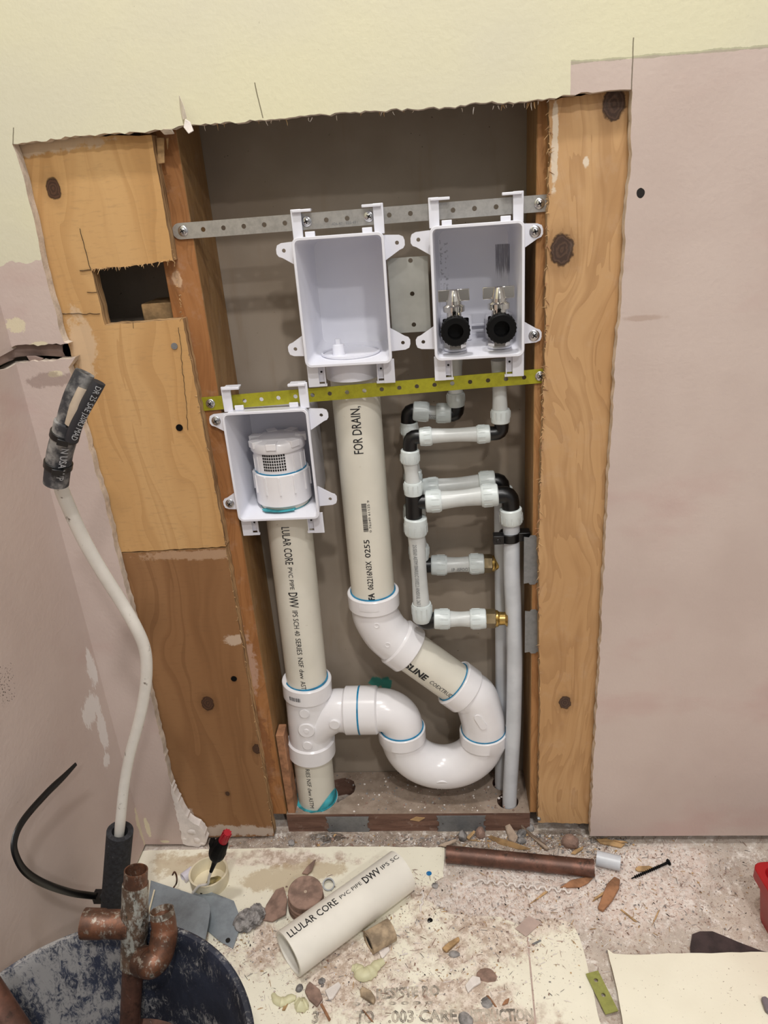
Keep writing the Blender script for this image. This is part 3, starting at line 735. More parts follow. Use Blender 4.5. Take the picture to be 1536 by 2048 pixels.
# ------------------------------------------------------------------ straps
def strap(name, pL, pR, hw, holes_px, label, mat, x0px, x1px, roundL=False):
    a = at(*pL, .030); b = at(*pR, .030); d = (b-a); ux = d.normalized(); uy = Vector((0, 0, 1)) if abs(ux.z) < .5 else None
    uz = ux.cross(Vector((0, 1, 0))).normalized()*-1
    if uz.z < 0: uz = -uz
    u0 = -(a-at(x0px, pL[1], .030)).length; u1 = (at(x1px, pR[1], .030)-a).length
    hs = []
    n, h0, h1 = holes_px
    A = (at(h0, pL[1], .030)-a).length; B = (at(h1, pR[1], .030)-a).length
    for i in range(n): hs.append(circ(A+(B-A)*i/(n-1), 0, .0026, 16))
    if roundL: out = [(u0+hw-hw*math.cos(t), hw*math.sin(t)) for t in [PI/2*k/6 for k in range(-6, 7)]]; out = out[::1]
    else: out = [(u0, -hw), (u0, hw)]
    out = out+[(u1, hw), (u1, -hw)]
    m = plate2d(out, hs, .0014, a+Vector((0, 0, 0)), ux, uz)
    o = obj(name, m, mat); tag(o, label, 'metal strap'); return o, a, ux, uz, A, B
st, a0, ux, uz, A, B = strap('metal_strap', (366, 462), (1079, 407), .0085, (15, 407, 992), 'galvanized perforated metal strap crossing the bay near its top', M_galv, 345, 1099, True)
for q in ((366, 462), (1079, 407)): screw(st, at(*q, .0290))
for q, r_ in (((613, 443), .3), ((738, 433), 1.0)): screw(st, at(*q, .0292), rot=r_)
tv, tf, tw = text_mesh('426-47 · 025·491', .0042)
m = MB(); p = at(664, 451, .0289); m.add([p+ux*v[0]+uz*v[1]+Vector((0, -.0001, 0)) for v in tv], tf); part('stamped_marks', m, M_galvd, st)
sy, *_r = strap('metal_strap', (421, 807), (1080, 752), .0083, (17, 490, 1048), 'yellow-green perforated metal strap crossing the bay at mid height', M_zinc, 404, 1092)
for q in ((421, 807), (1080, 752)): screw(sy, at(*q, .0290), rot=.8)

# ------------------------------------------------------------------ outlet boxes
def outlet_box(x0, x1, zt, zb, label, kind):
    t = thing('outlet_box', label, 'outlet box', ((x0+x1)/2, .06, zb))
    YF = .010; YB = .108
    def loop(y, ins, r): return [Vector((u, y, v)) for (u, v) in rrect(x0+ins, zb+ins, x1-ins, zt-ins, r)]
    Ls = [loop(YB, .0045, .012), loop(YF+.004, .0012, .007), loop(YF+.0008, .0, .0075), loop(YF, .0006, .007), loop(YF, .0030, .005), loop(YF+.002, .0036, .005), loop(YB-.020, .0055, .008), loop(YB-.006, .0095, .010), loop(YB-.003, .018, .012)]
    n = len(Ls[0]); vs = [p for l in Ls for p in l]; fs = []
    for k in range(len(Ls)-1):
        for i in range(n):
            j = (i+1) % n; fs.append((k*n+i, k*n+j, (k+1)*n+j, (k+1)*n+i))
    fs.append(tuple(range(n))); fs.append(tuple((len(Ls)-1)*n+i for i in range(n-1, -1, -1)))
    m = MB(); m.add(vs, fs); body = part('box_body', m, M_boxB if kind == 'valve' else M_box, t, ang=50)
    # ears
    def ear(side, zc, up):
        w = .021; s = 1 if side > 0 else -1; bx = (x1 if s > 0 else x0)
        pts = [(0, -.009*up), (w-.006, -.007*up), (w-.0015, -.004*up), (w, .0)]
        hole = (w-.0075, -.0005*up)
        out = [(-.002, -.0090), (w-.006, -.0080), (w-.0015, -.0060), (w, -.002), (w, .003), (w-.002, .0060), (w-.006, .0075), (-.002, .0180)] if up > 0 else [(-.002, .0090), (-.002, -.0180), (w-.006, -.0075), (w-.002, -.0060), (w, -.003), (w, .002), (w-.0015, .0060), (w-.006, .0080)]
        m = plate2d(out, [circ(w-.0085, 0, .0022, 14)], .0022, (bx, .0278, zc), (s, 0, 0), (0, 0, 1))
        e = part('mounting_ear', m, M_box, t)
        return Vector((bx+s*(w-.0085), .0266, zc))
    zu = zt-.0135; zl = zb+.0195
    c = {}
    c['lu'] = ear(-1, zu, -1); c['ru'] = ear(1, zu, -1); c['ll'] = ear(-1, zl, 1); c['rl'] = ear(1, zl, 1)
    # top hooks over the strap and lower clips
    for s in (-1, 1):
        xe = x0 if s < 0 else x1; ins = -s
        m = MB(); m.box((xe+ins*.0056, .0258, zt+.0125), (.0112, .0030, .031)); m.box((xe+ins*.0125, .0235, zt+.0262), (.021, .006, .003)); m.box((xe+ins*.0125, .031, zt+.0262), (.019, .014, .002))
        m.box((xe+ins*.019, .0255, zt+.0015), (.011, .003, .006))
        part('strap_hook', m, M_box, t, bevel=.0006)
        m = MB(); m.box((xe+ins*.0055, .0255, zb-.012), (.013, .0025, .028)); m.box((xe+ins*.0150, .0285, zb-.0105), (.009, .0015, .021)); m.box((xe+ins*.0105, .0260, zb-.0245), (.021, .003, .0028))
        m.box((xe+ins*.0192, .0265, zb-.010), (.0012, .005, .028))
        m.cur = 1; m.cyl((xe+ins*.0152, .0276, zb-.009), (xe+ins*.0152, .0272, zb-.009), .0013, n=12)
        part('lower_clip', m, [M_box, M_void], t, bevel=.0005)
    return t, c
bA, cA = outlet_box(-.1550, -.0540, .8830, .7410, 'empty white drain outlet box in the middle, with the cream pipe hanging under it', 'drain')
bB, cB = outlet_box(-.0055, .0955, .8845, .7405, 'white outlet box at upper right with two black-capped valves inside', 'valve')
bC, cC = outlet_box(-.2630, -.1580, .6930, .5500, 'white outlet box at lower left holding the round air vent', 'vent')
screw(bB, cB['ru'], .0062, rot=.2); screw(bB, cB['rl'], .0062, rot=.9); screw(bC, cC['lu'], .0056); screw(bC, cC['ll'], .0056, rot=.9)
# drain box details
p = Vector((at(679, 720, .055).x, .055, .745)); m = MB(); m.lathe(p, (0, 0, 1), [(0, .0085), (.002, .0075), (.012, .0072), (.013, .0068), (.0135, .0038), (.019, .0036), (.0195, .003)], 24)
part('standoff_plug', m, M_box, bA)
m = MB(); m.lathe((-.1065, .060, .7465), (0, 0, 1), [(0, .036), (.002, .036), (.002, .034), (0, .034)], 40, True); part('drain_rim', m, M_box, bA)
m = MB(); m.lathe((-.1065, .060, .7175), (0, 0, 1), [(0, .0325), (.024, .0325)], 48); part('drain_hub', m, M_box, bA)
# valve box details: ribs, frames, pencil smudge
m = MB(); zz_ = at(950, 650, .10).z
m.box((.045, .102, zz_), (.090, .004, .003)); m.box((.045, .1025, zz_-.018), (.040, .004, .016))
part('rib', m, M_box, bB, bevel=.0006)
for cx in (at(912, 650, .085).x, at(1003, 650, .085).x):
    m = plate2d(rrect(-.019, -.014, .019, .016, .003), [rrect(-.016, -.012, .016, .0135, .002)], .010, (cx, .094, zz_-.002), (1, 0, 0), (0, 0, 1)); m.cur = 1; m.box((cx, .1025, zz_-.002), (.034, .0016, .027))
    part('valve_frame', m, [M_box, M_void], bB)
# primer smear in the vent box
m = MB()
rn = random.Random(8)
pl = [Vector((-.2135+.026*math.cos(a)*rn.uniform(.75, 1.1), .032+.011*math.sin(a)*rn.uniform(.8, 1.2), .5568)) for a in [2*PI*k/18 for k in range(18)]]
m.poly(pl, (0, 0, 1), .0004); part('primer_smear', m, M_teal, bC)

# valves
def valve(cx, label):
    Y = .045; zb_ = .7455
    t = thing('shutoff_valve', label, 'valve', (cx, Y, zb_))
    m = MB(); m.lathe((cx, Y, zb_), (0, 0, 1), [(0, .0135), (.0018, .0135), (.0022, .012)], 32); part('flange', m, M_box, t)
    m = MB(); m.lathe((cx, Y, zb_+.002), (0, 0, 1), [(0, .0120), (.001, .0128), (.016, .0128), (.018, .0110), (.018, .008)], 6); part('hex_nut', m, M_chrome, t, ang=20)
    m = MB(); m.cyl((cx, Y, zb_+.018), (cx, Y, zb_+.056), .0085); m.lathe((cx, Y, zb_+.044), (0, 0, 1), [(0, .0125), (.006, .0125), (.008, .009), (.010, .009)], 12)
    m.cyl((cx, Y, zb_+.030), (cx, .018, zb_+.030), .0105); part('valve_body', m, M_chrome, t)
    m = MB(); m.lathe((cx, Y, zb_+.053), (0, 0, 1), [(0, .0082), (.002, .0078), (.014, .0052), (.0155, .004)], 24)
    m.box((cx, Y+.003, zb_+.0615), (.036, .0035, .0135)); part('handle', m, M_chrome, t, bevel=.0006)
    m = MB(); prof = [(0, .0150), (.001, .0162), (.012, .0162), (.0132, .0150), (.0132, .0088), (.003, .0082), (.0028, .0001)]
    n = 48; m.lathe((cx, .019, zb_+.0275), (0, -1, 0), prof, n)
    for i in range(n//2):
        a = 4*PI*i/n; m.box((cx+.0162*math.cos(a), .0125, zb_+.0275+.0162*math.sin(a)), (.0012, .010, .0012), Matrix.Rotation(-a, 3, 'Y'))
    part('threaded_cap', m, M_blkm, t)
    return t
valve(at(910, 660, .03).x, 'chrome shutoff valve with black round cap, left one in the upper right box')
valve(at(1000, 656, .03).x, 'chrome shutoff valve with black round cap, right one in the upper right box')
# galvanized plate between boxes
a = at(775, 517, .036); b = at(862, 662, .036)
m = plate2d([(0, 0), (b.x-a.x, 0), (b.x-a.x, a.z-b.z), (.004, a.z-b.z), (0, a.z-b.z-.003)], [circ(.0255, v, .0026, 16) for v in (.0085, .043, .079)], .0016, (a.x, .036, b.z), (1, 0, 0), (0, 0, 1))
tag(obj('steel_plate', m, M_galvp), 'grey steel plate with three holes between the two upper boxes', 'steel plate')

# ------------------------------------------------------------------ drain assembly
YP = .068; RP = .0302; RH = .0362
D = thing('drain_pipe_assembly', 'glued white and cream plastic drain with trap, tee and two risers in the bay', 'drain pipe', (-.225, YP, .036))
xc = -.1060; xl = -.2215
Pd = lambda px, py: at(px, py, YP)
def pp(a, b, label=None):
    m = MB(); m.cyl(a, b, RP, n=56); o = part('pipe', m, M_pvcc, D); return o
z_el = Pd(750, 1180).z
riser = pp((xc, YP, .7176), (xc, YP, z_el-.01))
xlt, xlb = -.2140, -.2255
leftr = pp((-.2110, YP, .5500), (-.2165, YP, Pd(613, 1356).z-.01))
foot = pp((-.2235, YP, Pd(622, 1500).z+.01), (-.2265, YP, -.01))
def ringm(p, axis, r=RP+.0016, w=.0025, mat=None, name='primer_ring', parent=None):
    m = MB(); ax = Vector(axis).normalized(); m.cyl(Vector(p)-ax*w/2, Vector(p)+ax*w/2, r, n=56)
    return part(name, m, mat or M_primer, parent or D)
# elbow 1
h0 = Vector((xc, YP, z_el)); h1 = Vector((xc, YP, Pd(748, 1210).z))
e0 = Pd(789, 1276); e1 = Pd(819, 1301); dd = (Pd(907, 1364)-e1).normalized()
e0 = e1-dd*.026
def fit(pts_r, name, parent, n=56):
    m = MB(); m.tube([p for p, r in pts_r], [r for p, r in pts_r], n); return part(name, m, M_pvcw, parent, ang=30)
arc = cat([h1, h1+Vector((.0015, 0, -.018)), h1.lerp(e0, .62)+Vector((-.004, 0, -.006)), e0-dd*.002, e0], 6)
def steps(p0, p1, r0, r1): return [(p0, r0), (p1, r1)]
def hub_to(pts, hub_a, hub_b, rb=.0328, rh=RH):
    """pts = body path; hub_a / hub_b = outer mouth points"""
    out = []
    if hub_a is not None:
        ax = (pts[0]-hub_a).normalized()
        out += [(hub_a, rh-.001), (hub_a+ax*.0012, rh), (pts[0]-ax*.0022, rh-.0002), (pts[0]-ax*.0008, rh-.002), (pts[0]+ax*.0003, rb+.0002)]
    out += [(p, rb) for p in pts[1:-1]]
    if hub_b is not None:
        ax = (hub_b-pts[-1]).normalized()
        out += [(pts[-1]-ax*.0003, rb+.0002), (pts[-1]+ax*.0008, rh-.002), (pts[-1]+ax*.0022, rh-.0002), (hub_b-ax*.0012, rh), (hub_b, rh-.001)]
    return out
el1 = fit(hub_to(arc, h0, e1), 'elbow', D)
ringm(h0+Vector((0, 0, .0003)), (0, 0, 1))
# diagonal pipe
g0 = Pd(907, 1364); diag = pp(e1-dd*.005, g0+dd*.005)
g1 = g0+dd*.026
u1 = Pd(968, 1458); u2 = Vector((Pd(803, 1453).x, YP, Pd(803, 1453).z))
u1.x = Pd(967, 1465).x
arc = cat([g1, g1+dd*.016+Vector((.001, 0, -.001)), Vector((u1.x-.0015, YP, u1.z+.022)), u1+Vector((0, 0, .006)), u1+Vector((0, 0, -.004))], 6)
el2 = MB(); pr = hub_to(arc, g0, None); el2.tube([p for p, r in pr], [r for p, r in pr], 56); elb = part('elbow', el2, M_pvcw, D, ang=30)
ringm(g0, dd)
# raised oval on the elbow
# U bend
cz = min(u1.z, u2.z)-.006; R_ = (u1.x-u2.x)/2; cx_ = (u1.x+u2.x)/2
arc = [Vector((u1.x, YP, u1.z-.020))]+[Vector((cx_+R_*math.cos(a), YP, cz-.004-R_*1.0*math.sin(a))) for a in [PI*k/30 for k in range(3, 28)]]+[Vector((u2.x, YP, u2.z-.020))]
ub = fit([(u1, RH-.001), (u1+Vector((0, 0, -.0012)), RH), (u1+Vector((0, 0, -.020)), RH), (u1+Vector((0, 0, -.022)), .0335)]+[(p, .0332) for p in arc[1:-1]]+[(u2+Vector((0, 0, -.022)), .0335), (u2+Vector((0, 0, -.020)), RH), (u2+Vector((0, 0, -.0012)), RH), (u2, RH-.001)], 'trap_bend', D)
for q in (u1, u2): ringm(q+Vector((0, 0, .0004)), (0, 0, 1), RP+.0036)
# raised marks on trap
def emboss(c, n, r, parent, label=None, th=.0006, ex=1.0, R=None):
    m = MB(); m.lathe(c, n, [(-.003, r), (th, r), (th+.0004, r*.92)], 28, ex=ex, R=R); return part('moulded_mark', m, M_pvcw, parent)
# 90 elbow towards the tee
hz = Pd(720, 1420).z; xh1 = Pd(757, 1420).x; xh0 = Pd(690, 1420).x; xm = Pd(720, 1420).x
arc = [u2+Vector((0, 0, -.004)), u2+Vector((0, 0, .001))]
rb = min(.034, hz-u2.z-.002) if hz-u2.z > .02 else .03
bend = [Vector((u2.x-rb+rb*math.cos(a), YP, hz-rb+rb*math.sin(a))) for a in [PI/2*k/12 for k in range(0, 13)]]
body = [u2+Vector((0, 0, -.004))]+bend+[Vector((xh1, YP, hz))]
pr = [(p, .0322) for p in body]+[(Vector((xh1-.001, YP, hz)), .0345), (Vector((xh1-.003, YP, hz)), RH), (Vector((xm+.0002, YP, hz)), RH)]
fit(pr, 'elbow', D)
ringm((xm, YP, hz), (1, 0, 0), RH+.0002, .0026)
# sanitary tee
T0 = Vector((-.2165, YP, Pd(613, 1356).z)); T1 = Vector((-.2180, YP, Pd(613, 1386).z)); T2 = Vector((-.2220, YP, Pd(620, 1474).z)); T3 = Vector((-.2235, YP, Pd(622, 1503).z))
m = MB()
pr = hub_to([T1, T1.lerp(T2, .5), T2], T0, T3, .0335, RH+.0006)
m.tube([p for p, r in pr], [r for p, r in pr], 56)
tee = part('sanitary_tee', m, M_pvcw, D, ang=30)
m = MB()
bx = Vector((xh0, YP, hz))
arc = cat([bx, bx+Vector((-.016, 0, -.0005)), bx+Vector((-.036, 0, -.012)), Vector((T2.x+.006, YP, hz-.030)), Vector((T2.x+.001, YP, T2.z+.002))], 7)
pr = [(Vector((xm-.0002, YP, hz)), RH), (Vector((xh0+.002, YP, hz)), RH), (Vector((xh0+.0004, YP, hz)), .0338)]+[(p, .0325) for p in arc[1:]]
m.tube([p for p, r in pr], [r for p, r in pr], 56)
part('tee_branch', m, M_pvcw, tee, ang=30)
ringm(T0+Vector((0, 0, .0003)), (0, 0, 1), RP+.0018)
for (px_, py_, r) in ((609, 1427, .0078), (615, 1491, .0074), (669, 1449, .0080)):
    c = at(px_, py_, YP-.0335); m = MB(); m.lathe((c.x, YP-.030, c.z), (0, -1, 0), [(0, r), (.0045, r), (.0050, r*.93)], 32); part('moulded_mark', m, M_pvcw, tee)
c = at(613, 1461, YP-.034); m = MB(); m.lathe((c.x, YP-.030, c.z), (0, -1, 0), [(0, .0125), (.0044, .0125), (.0052, .0115), (.0052, .004), (.0062, .0035)], 36); part('moulded_mark', m, M_pvcw, tee)
for (px_, py_) in ((753, 1251), (775, 1290)):
    c = at(px_, py_, YP-.0325); m = MB(); m.lathe((c.x, YP-.028, c.z), (0, -1, 0), [(0, .004), (.0052, .004), (.0052, .0028), (.0047, .0026), (.0047, .0001)], 24); part('moulded_mark', m, M_pvcw, el1)
c = at(884, 1568, YP-.030); m = MB(); m.lathe((c.x, YP-.024, c.z+.002), Vector((0, -1, -.45)), [(0, .0108), (.0068, .0108), (.0074, .0100)], 32); part('moulded_mark', m, M_pvcw, ub)
c = at(961, 1445, YP-.034); Rr = rot_to((0, -1, 0)) @ Matrix.Rotation(.45, 3, 'Z')
m = MB(); m.add([Vector((c.x, YP-.0335, c.z))+Rr @ Vector((u, v, w)) for w in (-.002, .0008) for (u, v) in rrect(-.005, -.014, .005, .014, .0049)], [[i, (i+1) % 24, 24+(i+1) % 24, 24+i] for i in range(24)]+[list(range(24, 48))]); part('moulded_mark', m, M_pvcw, elb)
c = at(739, 1218, YP-RH)
m = MB(); m.tube([Vector((xc+(RH+.0003)*math.sin(a), YP-(RH+.0003)*math.cos(a), c.z)) for a in [(-.48+.75*k/10) for k in range(11)]], .0052, 4, True, (1, .07)); part('moulded_mark', m, M_pvcw, el1)
# coupling at the floor with teal primer
m = MB(); m.pipe((-.2265, YP, .004), (-.2265, YP, .034), .0345, .0312); cp = part('floor_coupling', m, M_pvcw, D)
m = MB(); 
vs = []; fs = []; k = 14
for i in range(k+1):
    a = -1.15+1.9*i/k
    top = .036+.022*math.sin(PI*min(1, max(0, i/k)))
    for zz in (.022, top): 
        vs.append(Vector((-.2262+(.0322)*math.cos(a-.25), YP+(.0322)*math.sin(a-.25), zz)))
for i in range(k): fs.append((2*i, 2*i+1, 2*i+3, 2*i+2))
m.add(vs, fs)
o = part('primer_smear', m, M_teal, D); o.modifiers.new('s', 'SOLIDIFY').thickness = .0006
ringm((-.2265, YP, .0345), (0, 0, 1), .0340, .002, M_teal)
# lettering
f_ = Vector((-.42, -1, 0)); pA = Vector((-.2110, YP, .5430)); axd = Vector((-.2165, YP, .26))-Vector((-.2110, YP, .55))
FS = lambda px, py: at(px, py, YP-.028)
lettering(leftr, [('LULAR CORE', .0150, .0001, FS(570, 1052), FS(575, 1128)), ('PVC PIPE', .0085, 0, FS(575, 1133), FS(578, 1178)), ('DWV', .0175, .0002, FS(578, 1183), FS(580, 1214)),
    ('IPS SCH 40', .0105, 0, FS(585, 1219), FS(590, 1270)), ('SERIES', .0105, 0, FS(590, 1275), FS(592, 1308)), ('NSF dwv', .0100, 0, FS(595, 1313), FS(598, 1356)), ('ASTM F', .0100, 0, FS(600, 1361), FS(602, 1392))],
    pA, axd, RP, Vector((.02, -1, 0)))
fz = Vector((.02, -1, 0))
lettering(riser, [('PFA', .0115, .0004, FS(742, 1205), FS(742, 1185)), ('062216N3X', .0108, .0001, FS(742, 1178), FS(740, 1121)), ('0255', .0105, .0001, FS(738, 1114), FS(738, 1078)),
    ('FOR DRAIN,', .0168, .0001, FS(717, 908), FS(712, 812))], Vector((xc, YP, z_el-.001)), (0, 0, 1), RP, fz)
lettering(riser, [('|||', .0085, 0, FS(735, 1062), FS(733, 1006))], Vector((xc, YP, z_el-.001)), (0, 0, 1), RP, Vector((.05, -1, 0)))
lettering(riser, [('0 76249 61125 9', .0042, 0, FS(740, 1064), FS(738, 1000))], Vector((xc, YP, z_el-.001)), (0, 0, 1), RP, Vector((.24, -1, 0)))
lettering(foot, [('RIES NSF dwv', .0095, 0, FS(622, 1536), FS(625, 1590)), ('ASTM', .0095, 0, FS(625, 1593), FS(627, 1614))], Vector((-.2240, YP, .1)), (-.003, 0, -.2), RP, Vector((-.12, -1, 0)))
lettering(diag, [('SLINE', .0150, .0006, FS(821, 1319), FS(858, 1352)), ('COEXTRUDE', .0098, 0, FS(864, 1358), FS(910, 1394))], e1, dd, RP, Vector((-.12, -1, -.11)))
# barcode label on the tee hub
m = MB(); rn = random.Random(6); a = -.62
while a < -.10:
    w = rn.choice((.012, .02, .03)); zc_ = T0.z-.013
    rr_ = RH+.0010
    p = [Vector((-.217+rr_*math.sin(t), YP-rr_*math.cos(t), zc_+q)) for t, q in ((a, -.003), (a+w, -.003), (a+w, .0035), (a, .0035))]
    m.add(p, [(0, 1, 2, 3)]); a += w+rn.choice((.014, .024))
part('barcode', m, M_ink, tee)
# air admittance vent on top of the left riser
V = Vector((-.2110, .060, 0)); zv = .553
m = MB(); m.cyl((V.x, V.y, zv-.004), (V.x, V.y, zv+.02), .0315, n=48); part('pipe_end', m, M_pvcc, D)
m = MB(); m.lathe((V.x, V.y, zv+.001), (0, 0, 1), [(0, .0322), (.0014, .0322)], 48); part('primer_ring', m, M_teal, D)
va = MB()
zh = zv+.008
va.lathe((V.x, V.y, zh), (0, 0, 1), [(0, .0350), (.001, .0360), (.042, .0360), (.043, .0345)], 56)
for k in range(12):
    a = 2*PI*k/12+.1; va.box((V.x+.0362*math.cos(a), V.y+.0362*math.sin(a), zh+.029), (.0022, .0022, .024), Matrix.Rotation(a, 3, 'Z'))
vent = part('vent_adapter', va, M_pvcw, D)
ringm((V.x, V.y, zh+.0436), (0, 0, 1), .0338, .0016, M_primer)
m = MB(); m.lathe((V.x, V.y, zh+.043), (0, 0, 1), [(0, .0325), (.030, .0325)], 56)
for k in range(16):
    a = 2*PI*k/16; 
    if abs(math.cos(a-(-PI/2-.1))) < 2 and math.cos(a-(-PI/2)) < .8: m.box((V.x+.0328*math.cos(a), V.y+.0328*math.sin(a), zh+.055), (.0014, .0014, .022), Matrix.Rotation(a, 3, 'Z'))
m.cur = 1
for i in range(10):
    for j in range(6):
        a = -PI/2-.02+(i-4.5)*.093; c = Vector((V.x+.0326*math.cos(a), V.y+.0326*math.sin(a), zh+.050+j*.0038))
        m.box(c, (.0009, .0021, .0024), Matrix.Rotation(a, 3, 'Z'))
part('air_vent', m, [M_pvcw, M_void], D)
m = MB(); m.lathe((V.x, V.y, zh+.071), (0, 0, 1), [(0, .0345), (.001, .0352), (.010, .0352), (.0125, .0335), (.0140, .026), (.0145, .0001)], 56)
for k in range(7):
    a = 2*PI*k/7+.2; m.box((V.x+.0300*math.cos(a), V.y+.0300*math.sin(a), zh+.0815), (.014, .013, .0085), Matrix.Rotation(a, 3, 'Z'))
part('vent_cap', m, M_pvcw, D, bevel=.0006)

# ------------------------------------------------------------------ water supply lines
def supply(YW, name_label, plan):
    base = plan['base']; t = thing('water_supply_line', name_label, 'water pipe', base)
    A = lambda q: at(q[0], q[1], YW)
    for (p, q, r) in plan['nuts']:
        a = A(p); b = A(q); ax = (b-a).normalized(); L = (b-a).length
        m = MB(); m.lathe(a, ax, [(0, r*.88), (L*.06, r*.97), (L*.35, r), (L*.9, r*.99), (L, r*.92)], 36)
        for k in range(12):
            an = 2*PI*k/12; R = rot_to(ax); m.box(a+ax*L*.62+R @ Vector((r*math.cos(an), r*math.sin(an), 0)), (.0008, .0014, L*.5), R @ Matrix.Rotation(an, 3, 'Z'))
        part('coupling_nut', m, M_nut, t)
    for i, (pts, r) in enumerate(plan['tubes']):
        P = [A(p) if len(p) == 2 else Vector(p) for p in pts]
        m = MB(); 
        if len(P) == 2:
            n = 9; path = [P[0].lerp(P[1], k/(n-1)) for k in range(n)]; rad = [r*(1.10-.14*math.sin(PI*k/(n-1))) for k in range(n)]
        else: path = cat(P, 8); rad = r
        m.tube(path, rad, 28); o = part('tube', m, M_pex if len(P) > 2 else M_tube, t)
        for (idx, runs, s, face, up) in plan.get('text', []):
            if idx == i:
                ax = (P[1]-P[0]).normalized(); [lettering(o, [(b_, z_, 0, .006, (P[1]-P[0]).length*.86)], P[0]+ax*s, ax, r*1.0, face, M_inkg, .0009) for (b_, z_, _u, _g) in runs]
    for (pts, r) in plan['black']:
        P = [A(p) for p in pts]; m = MB()
        if len(P) == 3:
            a, b, c = P; k = r*.9
            path = [a, b+(a-b).normalized()*k]+[(b+(a-b).normalized()*k).lerp(b, s).lerp(b.lerp(b+(c-b).normalized()*k, s), s) for s in (.25, .5, .75)]+[b+(c-b).normalized()*k, c]
        else: path = P
        m.tube(path, r, 24)
        for e in (P[0], P[-1]): pass
        part('elbow' if len(P) == 3 else 'tee', m, M_blk, t)
    for (p, q, r, mat, nn, nm) in plan['brass']:
        m = MB(); a = A(p); b = A(q); L = (b-a).length
        if nn == 6: m.lathe(a, b-a, [(0, r*.95), (L*.1, r), (L*.9, r), (L, r*.9)], 6)
        else: m.lathe(a, b-a, [(0, r), (L*.2, r*1.05), (L*.35, r*.85), (L*.8, r*.8), (L, r*1.02)], 32)
        part(nm, m, mat, t, ang=25 if nn == 6 else 35)
    return t
YA = .050; YBk = .088
planA = dict(base=(.079, YA, .036),
  nuts=[((1001, 845), (1001, 818), .0118), ((980, 867), (953, 869), .0115), ((839, 874), (864, 872), .0117), ((820, 899), (820, 925), .0122),
        ((827, 989), (826, 963), .0122), ((851, 1003), (883, 1001), .0148), ((996, 989), (962, 992), .0148), ((1021, 1016), (1023, 1046), .0148),
        ((831, 1034), (832, 1068), .0153), ((845, 1240), (843, 1206), .0140), ((868, 1238), (900, 1238), .0142), ((972, 1237), (940, 1238), .0142)],
  tubes=[([(998, 720), (1000, 825)], .0088), ([(862, 872), (955, 868)], .0088), ([(820, 920), (826, 970)], .0092), ([(880, 1001), (965, 992)], .0112),
         ([(832, 1060), (843, 1215)], .0108), ([(896, 1238), (945, 1238)], .0108),
         ([(1022, 1040), (1023, 1075), (1024, 1150), (1029, 1300), (1027, 1450), (1021, 1560), (1019, 1605), (1019, 1650)], .0110)],
  black=[([(1003, 842), (1003, 866), (976, 867)], .0088), ([(842, 873), (820, 874), (820, 902)], .0090), ([(827, 985), (828, 1036)], .0108), ([(828, 1004), (856, 1003)], .0095), ([(993, 990), (1020, 988), (1022, 1020)], .0112), ([(845, 1238), (847, 1247), (872, 1239)], .0110)],
  brass=[((970, 1237), (992, 1237), .0132, M_brassd, 6, 'hex_nut'), ((990, 1237), (1014, 1237), .0112, M_brass, 32, 'brass_fitting')],
  text=[(4, [('25/SE60 ASTM E84/ULC S102.2 ANSI/UL 263 U', .0072, 0, 0)], .010, Vector((-.25, -1, 0)), 1)])
supply(YA, 'front translucent water line with black elbows, reaching the right valve', planA)
planB = dict(base=(.071, YBk, .036),
  nuts=[((912, 812), (911, 785), .0115), ((902, 826), (872, 826), .0128), ((826, 822), (858, 824), .0128), ((818, 844), (819, 868), .0118),
        ((826, 940), (826, 962), .0120), ((846, 978), (878, 975), .0145), ((990, 962), (958, 965), .0148), ((1003, 975), (1005, 1000), .0148), ((828, 1010), (829, 1040), .0150), ((838, 1118), (838, 1090), .0140),
        ((862, 1130), (894, 1130), .0142), ((968, 1127), (938, 1128), .0142)],
  tubes=[([(910, 715), (911, 790)], .0088), ([(850, 824), (880, 826)], .0090), ([(819, 860), (826, 945)], .0092), ([(870, 975), (962, 966)], .0112), ([(829, 1035), (838, 1095)], .0108), ([(890, 1130), (945, 1128)], .0108),
         ([(1004, 990), (1004, 1100), (1005, 1300), (1004, 1450), (1003, 1540), (1003, 1580), (1003, 1620)], .0105)],
  black=[([(913, 808), (913, 830), (896, 827)], .0100), ([(828, 822), (817, 820), (817, 848)], .0098), ([(826, 958), (828, 1012)], .0105), ([(828, 978), (850, 977)], .0092), ([(986, 963), (1002, 960), (1003, 982)], .0112), ([(838, 1112), (840, 1131), (866, 1130)], .0105)],
  brass=[((966, 1127), (985, 1127), .0132, M_brassd, 6, 'hex_nut'), ((983, 1127), (1008, 1127), .0112, M_brass, 32, 'brass_fitting')],
  text=[(5, [('1P .ISPOOT', .0078, 0, 0)], .002, Vector((0, -1, -.2)), 1), (1, [('ZGGGD', .0090, 0, 0)], -.001, Vector((0, -1, -.4)), 1)])
supply(YBk, 'rear translucent water line with black elbows, reaching the left valve', planB)
# pipe clamp
a = at(1020, 1075, .045)
m = MB(); m.pipe((a.x, YA, a.z-.006), (a.x, YA, a.z+.006), .0138, .0112, 32); m.box((a.x+.017, YA, a.z+.001), (.018, .016, .012)); m.box((a.x-.015, YA-.006, a.z), (.014, .014, .012)); m.cyl((a.x-.016, YA-.014, a.z-.001), (a.x-.016, YA-.0125, a.z-.001), .003)
tag(obj('pipe_clamp', m, M_blk, bevel=.0008), 'black plastic clamp around the right vertical water tube', 'pipe clamp')

